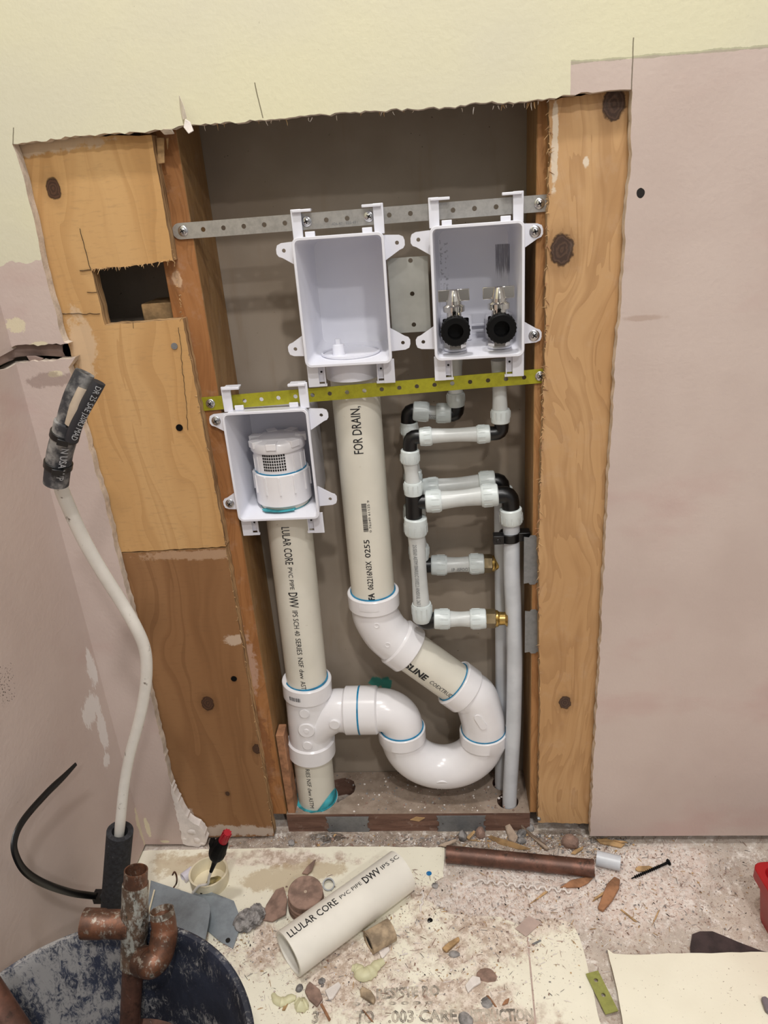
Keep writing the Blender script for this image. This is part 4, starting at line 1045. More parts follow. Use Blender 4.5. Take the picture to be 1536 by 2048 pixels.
# ------------------------------------------------------------------ bucket and copper
bc = Vector((-.333, -.474, 0)); br = .152
m = MB(); m.lathe(bc, (0, 0, 1), [(0, .105), (.005, .112), (.236, br-.004), (.237, br+.001), (.250, br+.002), (.2515, br), (.2515, br-.004), (.246, br-.0065), (.236, br-.0075), (.008, .106), (.006, .0001)], 96)
bk = obj('rubber_bucket', m, M_bucket); tag(bk, 'scratched black rubber bucket in the lower left corner', 'bucket')
def AZ(px, py, z): return az(px, py, z)
# copper tee
t0 = AZ(272, 1740, .735); t1 = AZ(271, 1768, .737); t2 = AZ(269, 1850, .742); t3 = AZ(266, 1930, .750); t4 = AZ(258, 2090, .775)
tt = thing('copper_tee_fitting', 'old soldered copper tee on a long tube, standing up out of the bucket', 'copper fitting', t4)
m = MB(); m.pipe(t1+(t1-t0)*.2, t0, .0115, .0102); part('stub', m, M_cop, tt)
m = MB(); ax = (t3-t1).normalized(); L = (t3-t1).length
m.lathe(t1, ax, [(0, .0128), (L*.28, .0130), (L*.33, .0138), (L*.62, .0136), (L*.68, .0122), (L*.72, .0126), (L, .0126)], 40)
part('tee_body', m, M_copg, tt)
b0 = AZ(262, 1849, .742); b1 = AZ(168, 1847, .742)
m = MB(); L = (b1-b0).length; m.lathe(b0, b1-b0, [(0, .0138), (L*.55, .0134), (L*.6, .0142), (L, .0145), (L, .0125), (L*.8, .0125), (L*.78, .0001)], 40)
part('branch', m, M_cop, tt)
m = MB(); m.cyl(t3-(t3-t1)*.05, t4, .0104); part('tube', m, M_copb, tt)
# elbow fitting
pts = [(325, 1832, .742), (328, 1852, .742), (327, 1880, .740), (318, 1912, .735), (303, 1928, .730), (290, 1924, .735)]
P = [AZ(*p) for p in pts]; tt = thing('copper_elbow', 'worn orange copper elbow beside the copper tee, over the bucket rim', 'copper fitting', P[-1])
c = cat(P, 6); m = MB(); m.tube(c, [.0122]*8+[.0132]*(len(c)-8), 32); part('elbow_body', m, M_cop, tt)
m = MB(); d_ = (P[0]-P[1]).normalized(); m.pipe(P[0]-d_*.004, P[0]+d_*.006, .0118, .0106); part('stub', m, M_copg, tt)
m = MB(); d_ = (P[-1]-P[-2]).normalized(); m.cyl(P[-1]-d_*.005, P[-1]+d_*.006, .0142); part('collar', m, M_cop, tt)
a = AZ(275, 2045, .80); b = AZ(384, 2040, .80); m = MB(); m.pipe(a, b, .0200, .0185)
m.tube([AZ(285, 1990, .81), AZ(300, 2040, .80)], [.008, .015], 24)
tag(obj('copper_pipe', m, M_copb), 'fat copper pipe lying low inside the bucket', 'copper fitting')
a = AZ(-30, 1975, .66); b = AZ(46, 2090, .66); m = MB(); m.cyl(a, b, .0135)
tag(obj('copper_pipe', m, M_copb), 'brown copper pipe cut off by the lower left corner of the photo', 'copper fitting')

# ------------------------------------------------------------------ bent white pipe with sleeve and hose
Pp = [(241, 1640, .868), (250, 1560, .85), (262, 1500, .835), (276, 1450, .822), (287, 1400, .81), (293, 1350, .795), (290, 1300, .78), (272, 1255, .765), (240, 1200, .748), (205, 1145, .725), (168, 1080, .70), (140, 1020, .675), (120, 965, .655), (120, 900, .64)]
P = [az(*p) for p in Pp]; P = [Vector((-.470, -.205, .01)), Vector((-.470, -.205, .002)).lerp(az(240, 1662, .872), .6)]+P; c = cat(P, 6); m = MB(); rad = [.0058+.0006*min(1, i/60) for i in range(len(c))]; m.tube(c, rad, 20)
tt = thing('bent_pipe', 'white-painted bent pipe rising from a black foam sleeve at the left', 'pipe', (P[0].x, P[0].y, 0))
part('pipe', m, M_whtpipe, tt)
s0 = az(190, 1935, .965); s0 = Vector((-.470, -.205, .002)); s1 = az(240, 1662, .872)
ax = s1-s0; L = ax.length
m = MB(); m.pipe(s0, s1, .0152, .0092, 40); m.cur = 1
part('foam_sleeve', m, [M_foam, M_void], tt)
# rubber hose: one length, split at the top into a dusty half and a peeled flap
hp = [(112, 966, .640), (115, 940, .634), (120, 905, .626), (128, 875, .618), (135, 845, .612)]
H = [az(*p) for p in hp]; c = cat(H, 6)
part('hose', MB().tube(c, .0106, 28), M_hose, tt)
lh = cat([az(*p) for p in ((131, 872, .618), (138, 835, .611), (149, 795, .604), (162, 764, .600), (170, 745, .598))], 6)
part('hose_flap', MB().tube(lh, [.0100-.0022*i/len(lh) for i in range(len(lh))], 28, True, (1, .78)), M_hose, tt)
rh_ = cat([az(*p) for p in ((143, 880, .610), (153, 848, .604), (170, 814, .599), (185, 788, .596), (198, 764, .594))], 6)
part('hose_flap', MB().tube(rh_, [.0066]*len(rh_), 24, True, (.8, .95)), M_hose2, tt)
m = MB(); m.tube([az(142, 850, .605), az(155, 815, .600), az(170, 778, .598)], [.005, .0064, .0056], 18); part('inner_tube', m, M_paper2, tt)
for (p, q) in (((122, 862), (126, 876)), ((113, 945), (115, 957))):
    i0 = min(range(1, len(c)-1), key=lambda i: (c[i]-az(p[0], p[1], .62)).length); T = (c[i0+1]-c[i0-1 if i0 else 0]).normalized()
    m = MB(); m.pipe(c[i0]-T*.0028, c[i0]+T*.0028, .0118, .0100, 32)
    v = (CAM-c[i0]).normalized(); v = (v-T*v.dot(T)).normalized(); m.box(c[i0]+v*.0115, (.009, .007, .0055), Matrix((T.cross(v), v, T)).transposed())
    part('zip_tie', m, M_blk, tt, bevel=.0004)
T = (H[2]-H[0]).normalized()
lettering(tt, [('N USA WP', .0078, .0001, .004, .036)], H[3], (H[0]-H[3]), .0106, (CAM-H[1]).normalized()+Vector((.25, 0, 0)), M_inkw, .0008)
lettering(tt, [('DR 25 SAE J20R3 MAD', .0056, 0, .001, (rh_[-1]-rh_[0]).length*.93)], rh_[-1], (rh_[0]-rh_[-1]), .0066, (CAM-rh_[5]).normalized()+Vector((.25, 0, 0)), M_inkw, .0012)
# long black zip tie
zp = [onx(197, 1793, -.455), onx(146, 1786, -.462), onx(91, 1768, -.462), onx(52, 1744, -.464), onx(32, 1712, -.466), onx(29, 1680, -.467), onx(47, 1640, -.467), onx(91, 1589, -.466), onx(128, 1553, -.462), onx(152, 1528, -.458)]
c = cat(zp, 8); m = MB(); n = len(c); m.tube(c, [.0042*(1 if i < n-12 else .55+.45*(n-1-i)/12) for i in range(n)], 12, True, (1, .45))
m.box(zp[0], (.010, .012, .012)); tag(obj('zip_tie', m, M_blk), 'long black zip tie tail curving in front of the left wall', 'zip tie')

# ------------------------------------------------------------------ floor sheets
def fpoly(l, z=0.0): return [fl(a, b, z) for a, b in l]
def sheet(l, z, th, mat, name, label, curl=0, seed=1, amp=.0008):
    P = fpoly(l, 0); P.append(P[0]); rn = random.Random(seed); out = []
    for i in range(len(P)-1):
        d = P[i+1]-P[i]; n = max(1, int(d.length/.012)); pr = Vector((-d.y, d.x, 0)).normalized()
        for k in range(n): out.append(P[i].lerp(P[i+1], k/n)+pr*(rn.uniform(-amp, amp) if k else 0)+Vector((0, 0, z)))
    m = MB(); m.poly(out, (0, 0, 1), th, 1); o = obj(name, m, [mat, M_core]); tag(o, label, 'sheet'); return o
sh = sheet([(262, 1706), (300, 1702), (500, 1699), (700, 1695), (889, 1697), (887, 1756), (872, 1764), (850, 1800), (900, 1830), (1000, 1836), (1040, 1852), (1100, 1838), (1145, 1848), (1160, 1880), (1178, 1950), (1212, 2100), (1212, 2300), (0, 2300)], .0006, .0016, M_sheet, 'floor_sheet', 'large dusty cream vinyl sheet covering the floor under the cut pipe', seed=31)
# faint outlined lettering on the sheet
def ftext(body, p, q, h, parent, mat, outline=True, z=.0024, bold=0):
    a = fl(*p, z); b = fl(*q, z); ux = (b-a).normalized(); uy = Vector((0, 0, 1)).cross(ux)
    vs, fs, w = text_mesh(body, h, bold, 1, outline); s = (b-a).length/w
    m = MB(); m.add([a+ux*v[0]*s+uy*v[1]+Vector((0, 0, v[2]*.1)) for v in vs], fs); return part('printed_lettering', m, mat, parent)
M_fink = plain('faded_ink', (198, 188, 172), .7, var=.5, sc=120)
ftext('3', (622, 2046), (636, 2046), .020, sh, M_fink)
ftext('TO', (712, 2046), (748, 2045), .020, sh, M_fink)
ftext('.003 CARE', (776, 2045), (915, 2043), .020, sh, M_fink)
ftext('NSTRUCTION', (930, 2043), (1068, 2041), .020, sh, M_fink)
ftext('RESISTE RO', (752, 1998), (880, 1990), .018, sh, M_fink)
ftext('o o o o o o o', (705, 2011), (866, 2008), .008, sh, M_fink)
a = fl(1055, 1876); b = fl(1072, 2060); m = MB(); m.tube([a+Vector((0, 0, .0018)), b+Vector((0, 0, .0018))], .0016, 8, True, (.35, 1)); part('fold_crease', m, M_tile, sh)
sheet([(1214, 1911), (1226, 1920), (1250, 1922), (1400, 1919), (1640, 1916), (1640, 2150), (1262, 2150), (1243, 2048), (1228, 1970)], .010, .0022, M_sheet2, 'floor_sheet', 'clean cream vinyl sheet in the lower right corner', seed=32)
o = shard(fpoly([(1030, 1858), (1058, 1832), (1083, 1846), (1052, 1874)], .003), .0012, M_tile, 'tile_piece', 'small pinkish flat square patch on the cream sheet', 'tile piece', (0, 0, 1))

# cut pipe on the floor
e0 = fl(577, 1908, .0305); e1 = fl(803, 1742, .0305)
m = MB(); m.pipe(e0, e1, .0300, .0262, 64)
cp = obj('cut_pipe', m, [M_pvcl]); tag(cp, 'loose piece of cream plastic pipe lying on the floor', 'pipe')
ax = (e1-e0); 
vv = (CAM-e0.lerp(e1, .5)).normalized(); a_ = ax.normalized(); vv = (vv-a_*vv.dot(a_)).normalized(); ww = vv.cross(a_)
if ww.z < 0: ww = -ww
fc = vv*.80+ww*.62
FC = lambda px, py: fl(px, py, .055)
lettering(cp, [('LLULAR CORE', .0150, .0001, FC(570, 1868), FC(668, 1800)), ('PVC PIPE', .0085, 0, FC(675, 1796), FC(718, 1766)), ('DWV', .0165, .0003, FC(722, 1763), FC(755, 1741)), ('IPS SC', .0095, 0, FC(757, 1738), FC(792, 1714))], e0, ax, .0300, fc)
# brown copper pipe on the floor
a = fl(893, 1708, .0125); b = fl(1188, 1737, .0125); m = MB(); m.pipe(a, b, .0122, .0108, 40)
tag(obj('copper_pipe', m, M_copb), 'straight brown copper pipe lying on the floor below the bay', 'copper pipe')
a = fl(1193, 1716, .0110); b = fl(1241, 1727, .0110); m = MB(); m.pipe(a, b, .0105, .0085, 32)
tag(obj('tube_offcut', m, M_pex), 'short white tube offcut at the end of the brown copper pipe', 'tube')
a = fl(1263, 1757, .002); b = fl(1336, 1725, .004); m = MB(); m.cyl(a, b, .0008, .0020, 12); m.cyl(b, b+(b-a).normalized()*.0016, .0042, .0048, 16)
ax = (b-a).normalized()
for k in range(14): q = a.lerp(b, .1+k*.05); m.cyl(q, q+ax*.0006, .0024, .0024, 10)
tag(obj('long_screw', m, M_blkm), 'dark long screw lying on the dusty floor at right', 'screw')
# red tub
A = fl(1500, 1820); dv = (fl(1536, 1885)-A).normalized(); dn_ = Vector((-dv.y, dv.x, 0)); 
if dn_.x < 0: dn_ = -dn_
hh = .082
def fr(u, v, z): return A+dv*u+dn_*v+Vector((0, 0, z))
def rl(i, z, f=0.0):
    U, V_ = .22, .16
    return [fr(u, v, z) for (u, v) in rrect(i-f, i-f, U-i+f, V_-i+f, .012, 4)]
Ls = [rl(.006, 0), rl(0, hh-.016), rl(-.006, hh-.016), rl(-.006, hh-.001), rl(-.005, hh), rl(.003, hh), rl(.004, hh-.002), rl(.010, .004)]
n = len(Ls[0]); fs = []
for k in range(len(Ls)-1):
    for i in range(n): j = (i+1) % n; fs.append((k*n+i, k*n+j, (k+1)*n+j, (k+1)*n+i))
fs.append(tuple(range(n))); fs.append(tuple((len(Ls)-1)*n+i for i in range(n)))
m = MB(); m.add([p for l in Ls for p in l], fs); tag(obj('red_tub', m, M_red), 'red plastic tub at the right edge of the photo', 'tub')
# dark leather piece
shard(fpoly([(1381, 1922), (1380, 1895), (1384, 1870), (1400, 1864), (1425, 1864), (1445, 1872), (1480, 1887), (1520, 1902), (1545, 1908), (1560, 1930)], .0015), .0018, M_leather, 'leather_scrap', 'dark brown curved leather scrap by the cream sheet at right', 'scrap', (0, 0, 1))
# olive strap piece
P = fpoly([(1176, 1947), (1200, 1942), (1236, 2022), (1211, 2029)], .006)
a = P[3]; ux_ = (P[2]-P[3]).normalized(); uy_ = (P[0]-P[3]); Lh = uy_.length; uy_ = (uy_-ux_*uy_.dot(ux_)).normalized()
m = plate2d([(0, 0), (.0165, 0), (.0165, Lh), (0, Lh)], [circ(.0083, Lh*.42, .0026), circ(.0083, Lh*.79, .0026)], .0014, a, ux_, uy_)
tag(obj('strap_offcut', m, M_zinc2), 'olive-green strap offcut with two holes between the cream sheets', 'metal strap')
shard(fpoly([(1521, 2000), (1530, 1998), (1542, 2008), (1545, 2035), (1530, 2025)], .014), .006, M_pad, 'rubber_pad', 'small grey-purple rubber pad on the cream sheet at the far right', 'rubber pad', (0, 0, 1))

# steel cover plates
m = MB(); P = [fl(385, 1777, .008), fl(411, 1781, .012), fl(468, 1803, .012), fl(484, 1845, .008), fl(466, 1898, .003), fl(440, 1884, .003), fl(390, 1840, .004)]
cpt = sum(P, Vector())/len(P)
m = MB(); m.poly(P, (0, 0, 1), .0014); 
m.cur = 1; q = fl(456, 1881, .0055); m.cyl(q, q+Vector((0, 0, .0012)), .0032, n=16); q = fl(403, 1786, .0134); m.cyl(q, q+Vector((0, 0, .0006)), .002, n=12)
tag(obj('cover_plate', m, [M_plate, M_void]), 'grey steel cover plate with clipped corners, under the rounded one', 'steel plate')
P = [fl(302, 1762, .028), fl(408, 1797, .026), fl(418, 1808, .025), fl(421, 1822, .024), fl(417, 1850, .020), fl(411, 1880, .016), fl(345, 1850, .017), fl(292, 1842, .019)]
m = MB(); m.poly(P, (0, 0, 1), .0014); m.cur = 1
a = fl(309, 1781, .0285); b = fl(295, 1836, .0215); m.tube([a+Vector((0, 0, .001)), b+Vector((0, 0, .001))], .0012, 8)
m.cur = 0; q = fl(350, 1830, .02); m.box((q.x, q.y+.01, .010), (.05, .03, .018))
tag(obj('cover_plate', m, [M_plate, M_cream]), 'grey steel cover plate with a rounded corner, leaning by the bucket', 'steel plate')
# wire nut lead
tt = thing('taped_wire', 'white wire with a black-taped red wire nut standing by the cream ring', 'wire', fl(385, 1787))
wz = fl(385, 1787, .016); Yw = wz.y
wp = [wz, at(398, 1772, Yw), at(415, 1768, Yw-.004), at(418, 1755, Yw-.006), at(424, 1738, Yw-.008)]
m = MB(); m.tube(cat(wp, 6), .0019, 12); part('wire', m, M_whtpipe, tt)
q0 = at(422, 1743, Yw-.008); q1 = at(430, 1722, Yw-.008); q2 = at(438, 1695, Yw-.010); q3 = at(446, 1682, Yw-.010)
m = MB(); m.tube(cat([q0, q1, at(434, 1708, Yw-.009), q2, q3], 4), [.0025, .0028, .003, .0035, .0042, .0065, .0085, .0105, .0115, .0122, .012, .0115, .0112, .0108, .010, .0095, .008], 14); 
m.box(at(425, 1688, Yw-.008), (.006, .010, .012)); part('tape', m, M_blkm, tt, ang=20)
q4 = at(455, 1665, Yw-.012); d_ = q4-q3; m = MB(); m.lathe(q3, d_, [(0, .0066), (d_.length*.7, .0056), (d_.length*1.0, .0050), (d_.length*1.0, .004)], 24)
for k in range(10):
    a = 2*PI*k/10; R = rot_to(d_); m.box(q3+d_*.5+R @ Vector((.006*math.cos(a), .006*math.sin(a), 0)), (.001, .0015, d_.length*.9), R @ Matrix.Rotation(a, 3, 'Z'))
part('wire_nut', m, M_rednut, tt)
# copper ground wire hook
m = MB(); Yh = fl(340, 1790, .0).y
m.tube(cat([at(345, 1750, Yh), at(349, 1744, Yh), at(353, 1752, Yh), at(353, 1766, Yh), at(346, 1778, Yh), at(352, 1783, Yh-.004), fl(375, 1790, .020)], 6), .0012, 10)
tag(obj('copper_wire', m, M_cop), 'thin hooked copper wire behind the rounded cover plate', 'wire')
# cream ring
q = fl(421, 1768, 0); m = MB(); m.lathe((q.x, q.y, .002), (0.02, .05, 1), [(0, .0268), (.020, .0285), (.0225, .0285), (.0225, .0258), (.003, .0238), (.0025, .0001)], 48)
m.cur = 1; m.rock((q.x+.006, q.y-.002, .006), .010, 4, 2, .4, (1, 1, .15))
tag(obj('cream_ring', m, [M_cream, M_olive]), 'round cream plastic cup with olive residue inside', 'plastic cup')
a = fl(366, 1757, .008); b = fl(386, 1742, .008); m = MB(); m.pipe(a, b, .0078, .0062, 28); tag(obj('tube_offcut', m, M_lav), 'short pale lavender tube offcut left of the cream cup', 'tube')
# clay disc stack, ring, chips, rock
q = fl(613, 1815, 0); m = MB(); pr = [(0, .0235)]
z = 0
for k in range(7): pr += [(z+.001, .0245+(.001 if k % 2 else 0)), (z+.0035, .0245), (z+.0042, .0232)]; z += .0045
pr += [(z, .0232), (z+.001, .0245), (z+.007, .0243), (z+.008, .0232), (z+.008, .0001)]
m.lathe(q, (.10, -.16, 1), pr, 40); m.cur = 1; ax = Vector((.10, -.16, 1)).normalized(); m.cyl(q+ax*(z+.0078), q+ax*(z+.0088), .0022, n=12)
tag(obj('disc_stack', m, [M_clay, M_woodG], ang=25), 'round brown stack of clay discs behind the loose pipe', 'disc stack')
q = fl(657, 1772, .0); m = MB(); m.lathe((q.x, q.y, .001), (.2, -.5, 1), [(0, .0088), (.008, .0088), (.008, .0070), (0, .0070)], 28, True); tag(obj('metal_ring', m, M_galvd), 'small dark metal ring right of the clay discs', 'ring')
m = MB(); q = fl(503, 1827, .012); m.rock(q, .0185, 12, 4, .55, (1, 1.05, .72)); tag(obj('crumpled_lump', m, M_stone, ang=12), 'crumpled grey lump beside the clipped cover plate', 'lump')
shard([fl(568, 1776, .010), fl(575, 1800, .012), fl(572, 1830, .010), fl(545, 1845, .004), fl(522, 1842, .002), fl(533, 1812, .004), fl(552, 1782, .008)], .003, M_clay, 'clay_shard', 'flat brown clay shard between grey lump and disc stack', 'shard', (0, 0, 1))
shard([fl(604, 1748, .004), fl(614, 1735, .008), fl(628, 1722, .010), fl(632, 1720, .010), fl(624, 1742, .006), fl(615, 1750, .004)], .002, M_clay, 'clay_shard', 'small pointed clay shard behind the disc stack', 'shard', (0, 0, 1))
# card tube core
a = fl(737, 1886, .0145); b = fl(783, 1859, .0145); m = MB(); m.pipe(a, b, .0145, .0095, 36); m.cur = 1
m.cyl(a.lerp(b, .05), a.lerp(b, .1), .0096)
o = obj('card_tube', m, [M_tan, M_void]); tag(o, 'stubby tan card tube core below the loose pipe', 'card tube')
# adhesive blobs
def blobpath(l, r, mat, name, label, cat_, z=.004):
    P = cat([fl(a, b, z) for a, b in l], 5); n = len(P); rn = random.Random(len(label))
    rad = [r*(.45+.6*math.sin(PI*(i+.8)/(n+.6)))*rn.uniform(.85, 1.1) for i in range(n)]
    m = MB(); m.tube(P, rad, 12, True, (.75, 1)); return tag(obj(name, m, mat), label, cat_)
blobpath([(704, 1936), (716, 1938), (724, 1950), (740, 1945), (752, 1932), (767, 1922)], .0085, M_foamy, 'adhesive_blob', 'curved pale green adhesive blob below the card tube', 'adhesive', .005)
blobpath([(546, 1988), (553, 2000), (566, 2004), (580, 1997), (592, 1996)], .0058, M_foamy, 'adhesive_blob', 'thin pale adhesive curl near the bucket', 'adhesive', .004)
blobpath([(594, 2002), (604, 2010), (615, 2004)], .0085, M_foamy, 'adhesive_blob', 'lumpy pale adhesive blob left of the brown clay chip', 'adhesive', .005)
# twisted plastic curl
P = [fl(950+i*4.1, 1761+i*.48+(3 if i % 5 < 2 else -3), .0055+.002*math.sin(i*1.2)) for i in range(48)]
m = MB(); m.tube(P, .0014, 8); tag(obj('plastic_curl', m, M_white), 'long wavy white plastic shaving below the copper pipe', 'shaving')
P = [fl(*q, .003) for q in ((844, 1782), (847, 1792), (843, 1800), (846, 1806), (841, 1812), (842, 1824))]
m = MB(); m.tube(cat(P, 5), .0013, 8); tag(obj('plastic_curl', m, M_white), 'small white plastic shaving right of the loose pipe', 'shaving')
# flat chips: (pixels, thickness, material, name, label)
CH = [
 ([(1214, 1772), (1228, 1758), (1240, 1764), (1238, 1780), (1224, 1805), (1206, 1826), (1195, 1820)], .006, M_woodD, 'wood_chip', 'thick reddish-brown wood chip below the white tube offcut'),
 ([(1184, 1805), (1190, 1797), (1212, 1782), (1209, 1790)], .003, M_wood, 'wood_chip', 'slim pale wood chip left of the thick reddish one'),
 ([(1120, 1777), (1143, 1762), (1170, 1757), (1186, 1745), (1191, 1752), (1176, 1768), (1160, 1776)], .003, M_woodD, 'wood_chip', 'ragged reddish wood chip below the right end of the copper pipe'),
 ([(1058, 1810), (1080, 1792), (1094, 1780), (1096, 1785), (1075, 1800)], .002, M_wood, 'wood_chip', 'pale thin wood chip beside the wavy shaving'),
 ([(884, 1900), (898, 1888), (917, 1877), (920, 1883), (903, 1899), (893, 1908)], .005, M_wood, 'wood_chip', 'orange-brown wood chip in the middle of the dusty sheet'),
 ([(720, 1985), (726, 1979), (743, 1987), (752, 2001), (748, 2012), (722, 1996)], .007, M_tan, 'wood_chip', 'chunky split wood chip on the sheet below the card tube'),
 ([(724, 2020), (728, 2022), (748, 2046), (742, 2043)], .002, M_woodD, 'wood_splinter', 'thin reddish splinter at the bottom edge below the split chip'),
 ([(564, 2022), (572, 2004), (578, 2005), (570, 2022)], .002, M_wood, 'wood_chip', 'tiny orange wood chip right of the bucket'),
 ([(640, 2010), (645, 2008), (662, 2040), (658, 2044)], .002, M_woodD, 'wood_splinter', 'dark narrow splinter below the white plaster chip'),
 ([(1004, 2012), (1010, 2002), (1019, 1998), (1016, 2008)], .003, M_woodD, 'wood_chip', 'small brown chip at lower centre of the sheet'),
 ([(972, 1992), (977, 1992), (994, 2015), (990, 2014)], .0018, M_woodD, 'wood_splinter', 'brown splinter left of the small brown chip'),
 ([(1240, 1820), (1244, 1820), (1275, 1845), (1268, 1843)], .0015, M_wood, 'wood_splinter', 'pale splinter on the dust right of the thick reddish chip'),
 ([(1316, 1822), (1320, 1820), (1312, 1838), (1303, 1853)], .0015, M_wood, 'wood_splinter', 'upright pale splinter on the dust in the right part'),
 ([(1270, 1739), (1276, 1734), (1298, 1733), (1310, 1738), (1296, 1744), (1276, 1744)], .002, M_wood, 'wood_chip', 'pale oval wood shaving behind the dark screw'),
 ([(1192, 1680), (1215, 1680), (1250, 1690), (1242, 1697), (1200, 1688)], .003, M_wood, 'wood_chip', 'pale wood chip under the corner of the right wall'),
 ([(1225, 1681), (1252, 1684), (1256, 1687), (1240, 1686)], .002, M_wood, 'wood_splinter', 'yellow splinter right of the pale chip by the wall corner'),
 ([(1142, 1708), (1150, 1700), (1167, 1694), (1165, 1700), (1150, 1710)], .002, M_wood, 'wood_chip', 'yellowish chip touching the brown clay lump'),
 ([(1026, 1641), (1030, 1643), (1100, 1700), (1092, 1702), (1058, 1672)], .004, M_woodG, 'wood_splinter', 'long grey-brown splinter leaning behind the copper pipe'),
 ([(1008, 1652), (1018, 1650), (1036, 1678), (1030, 1690), (1018, 1684)], .006, M_woodG, 'wood_splinter', 'broad dusty wood splinter under the right nail plate end'),
 ([(976, 1676), (984, 1674), (1030, 1688), (1062, 1700), (1040, 1700), (1000, 1690)], .003, M_wood, 'wood_splinter', 'long yellow splinter lying behind the copper pipe'),
 ([(878, 1692), (912, 1680), (914, 1684), (890, 1695)], .003, M_woodG, 'wood_splinter', 'dusty splinter at the left end of the copper pipe'),
 ([(932, 1676), (948, 1662), (951, 1665), (938, 1680)], .002, M_wood, 'wood_splinter', 'short pale splinter next to the grey pebble'),
 ([(614, 1974), (620, 1966), (640, 1982), (646, 2000), (634, 2016), (618, 2002), (610, 1986)], .004, M_clay, 'clay_chip', 'pointed brown clay chip below the open end of the loose pipe'),
 ([(650, 1984), (678, 1966), (683, 1974), (666, 2000), (658, 2002)], .004, M_white, 'plaster_chip', 'angular white plaster chip right of the brown clay chip'),
 ([(756, 1902), (778, 1896), (780, 1902), (764, 1920)], .003, M_white, 'plaster_chip', 'white triangular plaster chip under the card tube'),
 ([(930, 1974), (945, 1954), (960, 1958), (962, 1968), (948, 1976), (936, 1988)], .004, M_white, 'plaster_chip', 'broken white paint flake in the lower middle of the sheet'),
 ([(800, 1912), (806, 1908), (816, 1906), (815, 1909)], .001, M_white, 'plaster_chip', 'tiny white flake right of the triangular plaster chip'),
 ([(1064, 1888), (1080, 1880), (1083, 1882), (1067, 1891)], .001, M_galvd, 'staple', 'small grey metal staple on the clean part of the sheet'),
 ([(820, 1638), (832, 1632), (850, 1634), (838, 1641)], .001, M_wood, 'wood_chip', 'peeled wood flake on the front of the bottom plate'),
]
for i, (l, th, mat, nm, lab) in enumerate(CH):
    z = .0028 if l[0][1] > 1830 or l[0][0] < 880 else .0012
    if nm == 'wood_chip' and 'bottom plate' in lab:
        P = PX(l, .0312); m = MB(); m.poly(P, (0, -1, 0), .002); tag(obj(nm, m, mat), lab, 'wood chip'); continue
    if 'splinter' in nm and l[0][1] < 1700: P = [fl(a, b, .004+.005*math.sin(k)) for k, (a, b) in enumerate(l)]
    else: P = fpoly(l, z)
    shard(P, th, mat, nm, lab, nm.replace('_', ' '), (0, 0, 1))['group'] = nm.replace('_', ' ')+'s scattered on the floor'
# stones
ST = [(925, 1672, .0095, M_stone, 'grey pebble standing left of the pale splinter, behind the copper pipe', (.7, .8, 1.1)),
      (962, 1666, .0085, M_clay, 'round brown-grey pebble near the right nail plate', (1, 1, .9)),
      (1044, 1668, .008, M_stone, 'pale grey pebble beside the broad dusty splinter', (1, 1, .9)),
      (1060, 1656, .0065, M_stone, 'small grey pebble near the foot of the right stud', (1, 1, .8)),
      (1043, 1682, .0065, M_stone, 'small flat pebble in front of the pale grey one', (1.2, 1, .6)),
      (1140, 1684, .013, M_clay, 'rough brown clay lump under the right board', (1, .9, 1)),
      (888, 1690, .004, M_stone, 'tiny pebble near the left end of the copper pipe', (1, 1, .8)),
      (582, 1686, .0055, M_stone, 'small round pebble below the left end of the bottom plate', (1, 1, .8)),
      (860, 1842, .0042, M_blkm, 'dark green pebble on the dust right of the loose pipe', (1, 1, .7)),
      (908, 1909, .006, M_stone, 'grey pebble touching the orange-brown wood chip', (1.2, .8, .6)),
      (645, 1962, .0042, M_stone, 'small grey pebble above the white plaster chip', (1, 1, .8)),
      (600, 1978, .0048, M_stone, 'small dark grey pebble left of the brown clay chip', (1, 1, .8)),
      (974, 2004, .006, M_stone, 'greyish plaster crumb left of the brown splinter', (1.2, 1, .5)),
      (870, 1772, .005, M_stone, 'small beige crumb below the copper pipe, left of the wavy shaving', (1, 1, .6)),
      (932, 2040, .009, M_stone, 'pale blue-grey crumb over the printed lettering', (1, 1, .5)),
      (975, 1950, .010, M_clay, 'dark crumbly dirt clump behind the white paint flake', (1.4, .9, .4))]
for i, (a, b, r, mat, lab, sq) in enumerate(ST):
    m = MB(); q = fl(a, b, r*.6*sq[2]); m.rock(q, r, i+40, 2, .35, sq); tag(obj('pebble', m, mat, ang=25), lab, 'pebble', 'pebbles scattered on the floor')
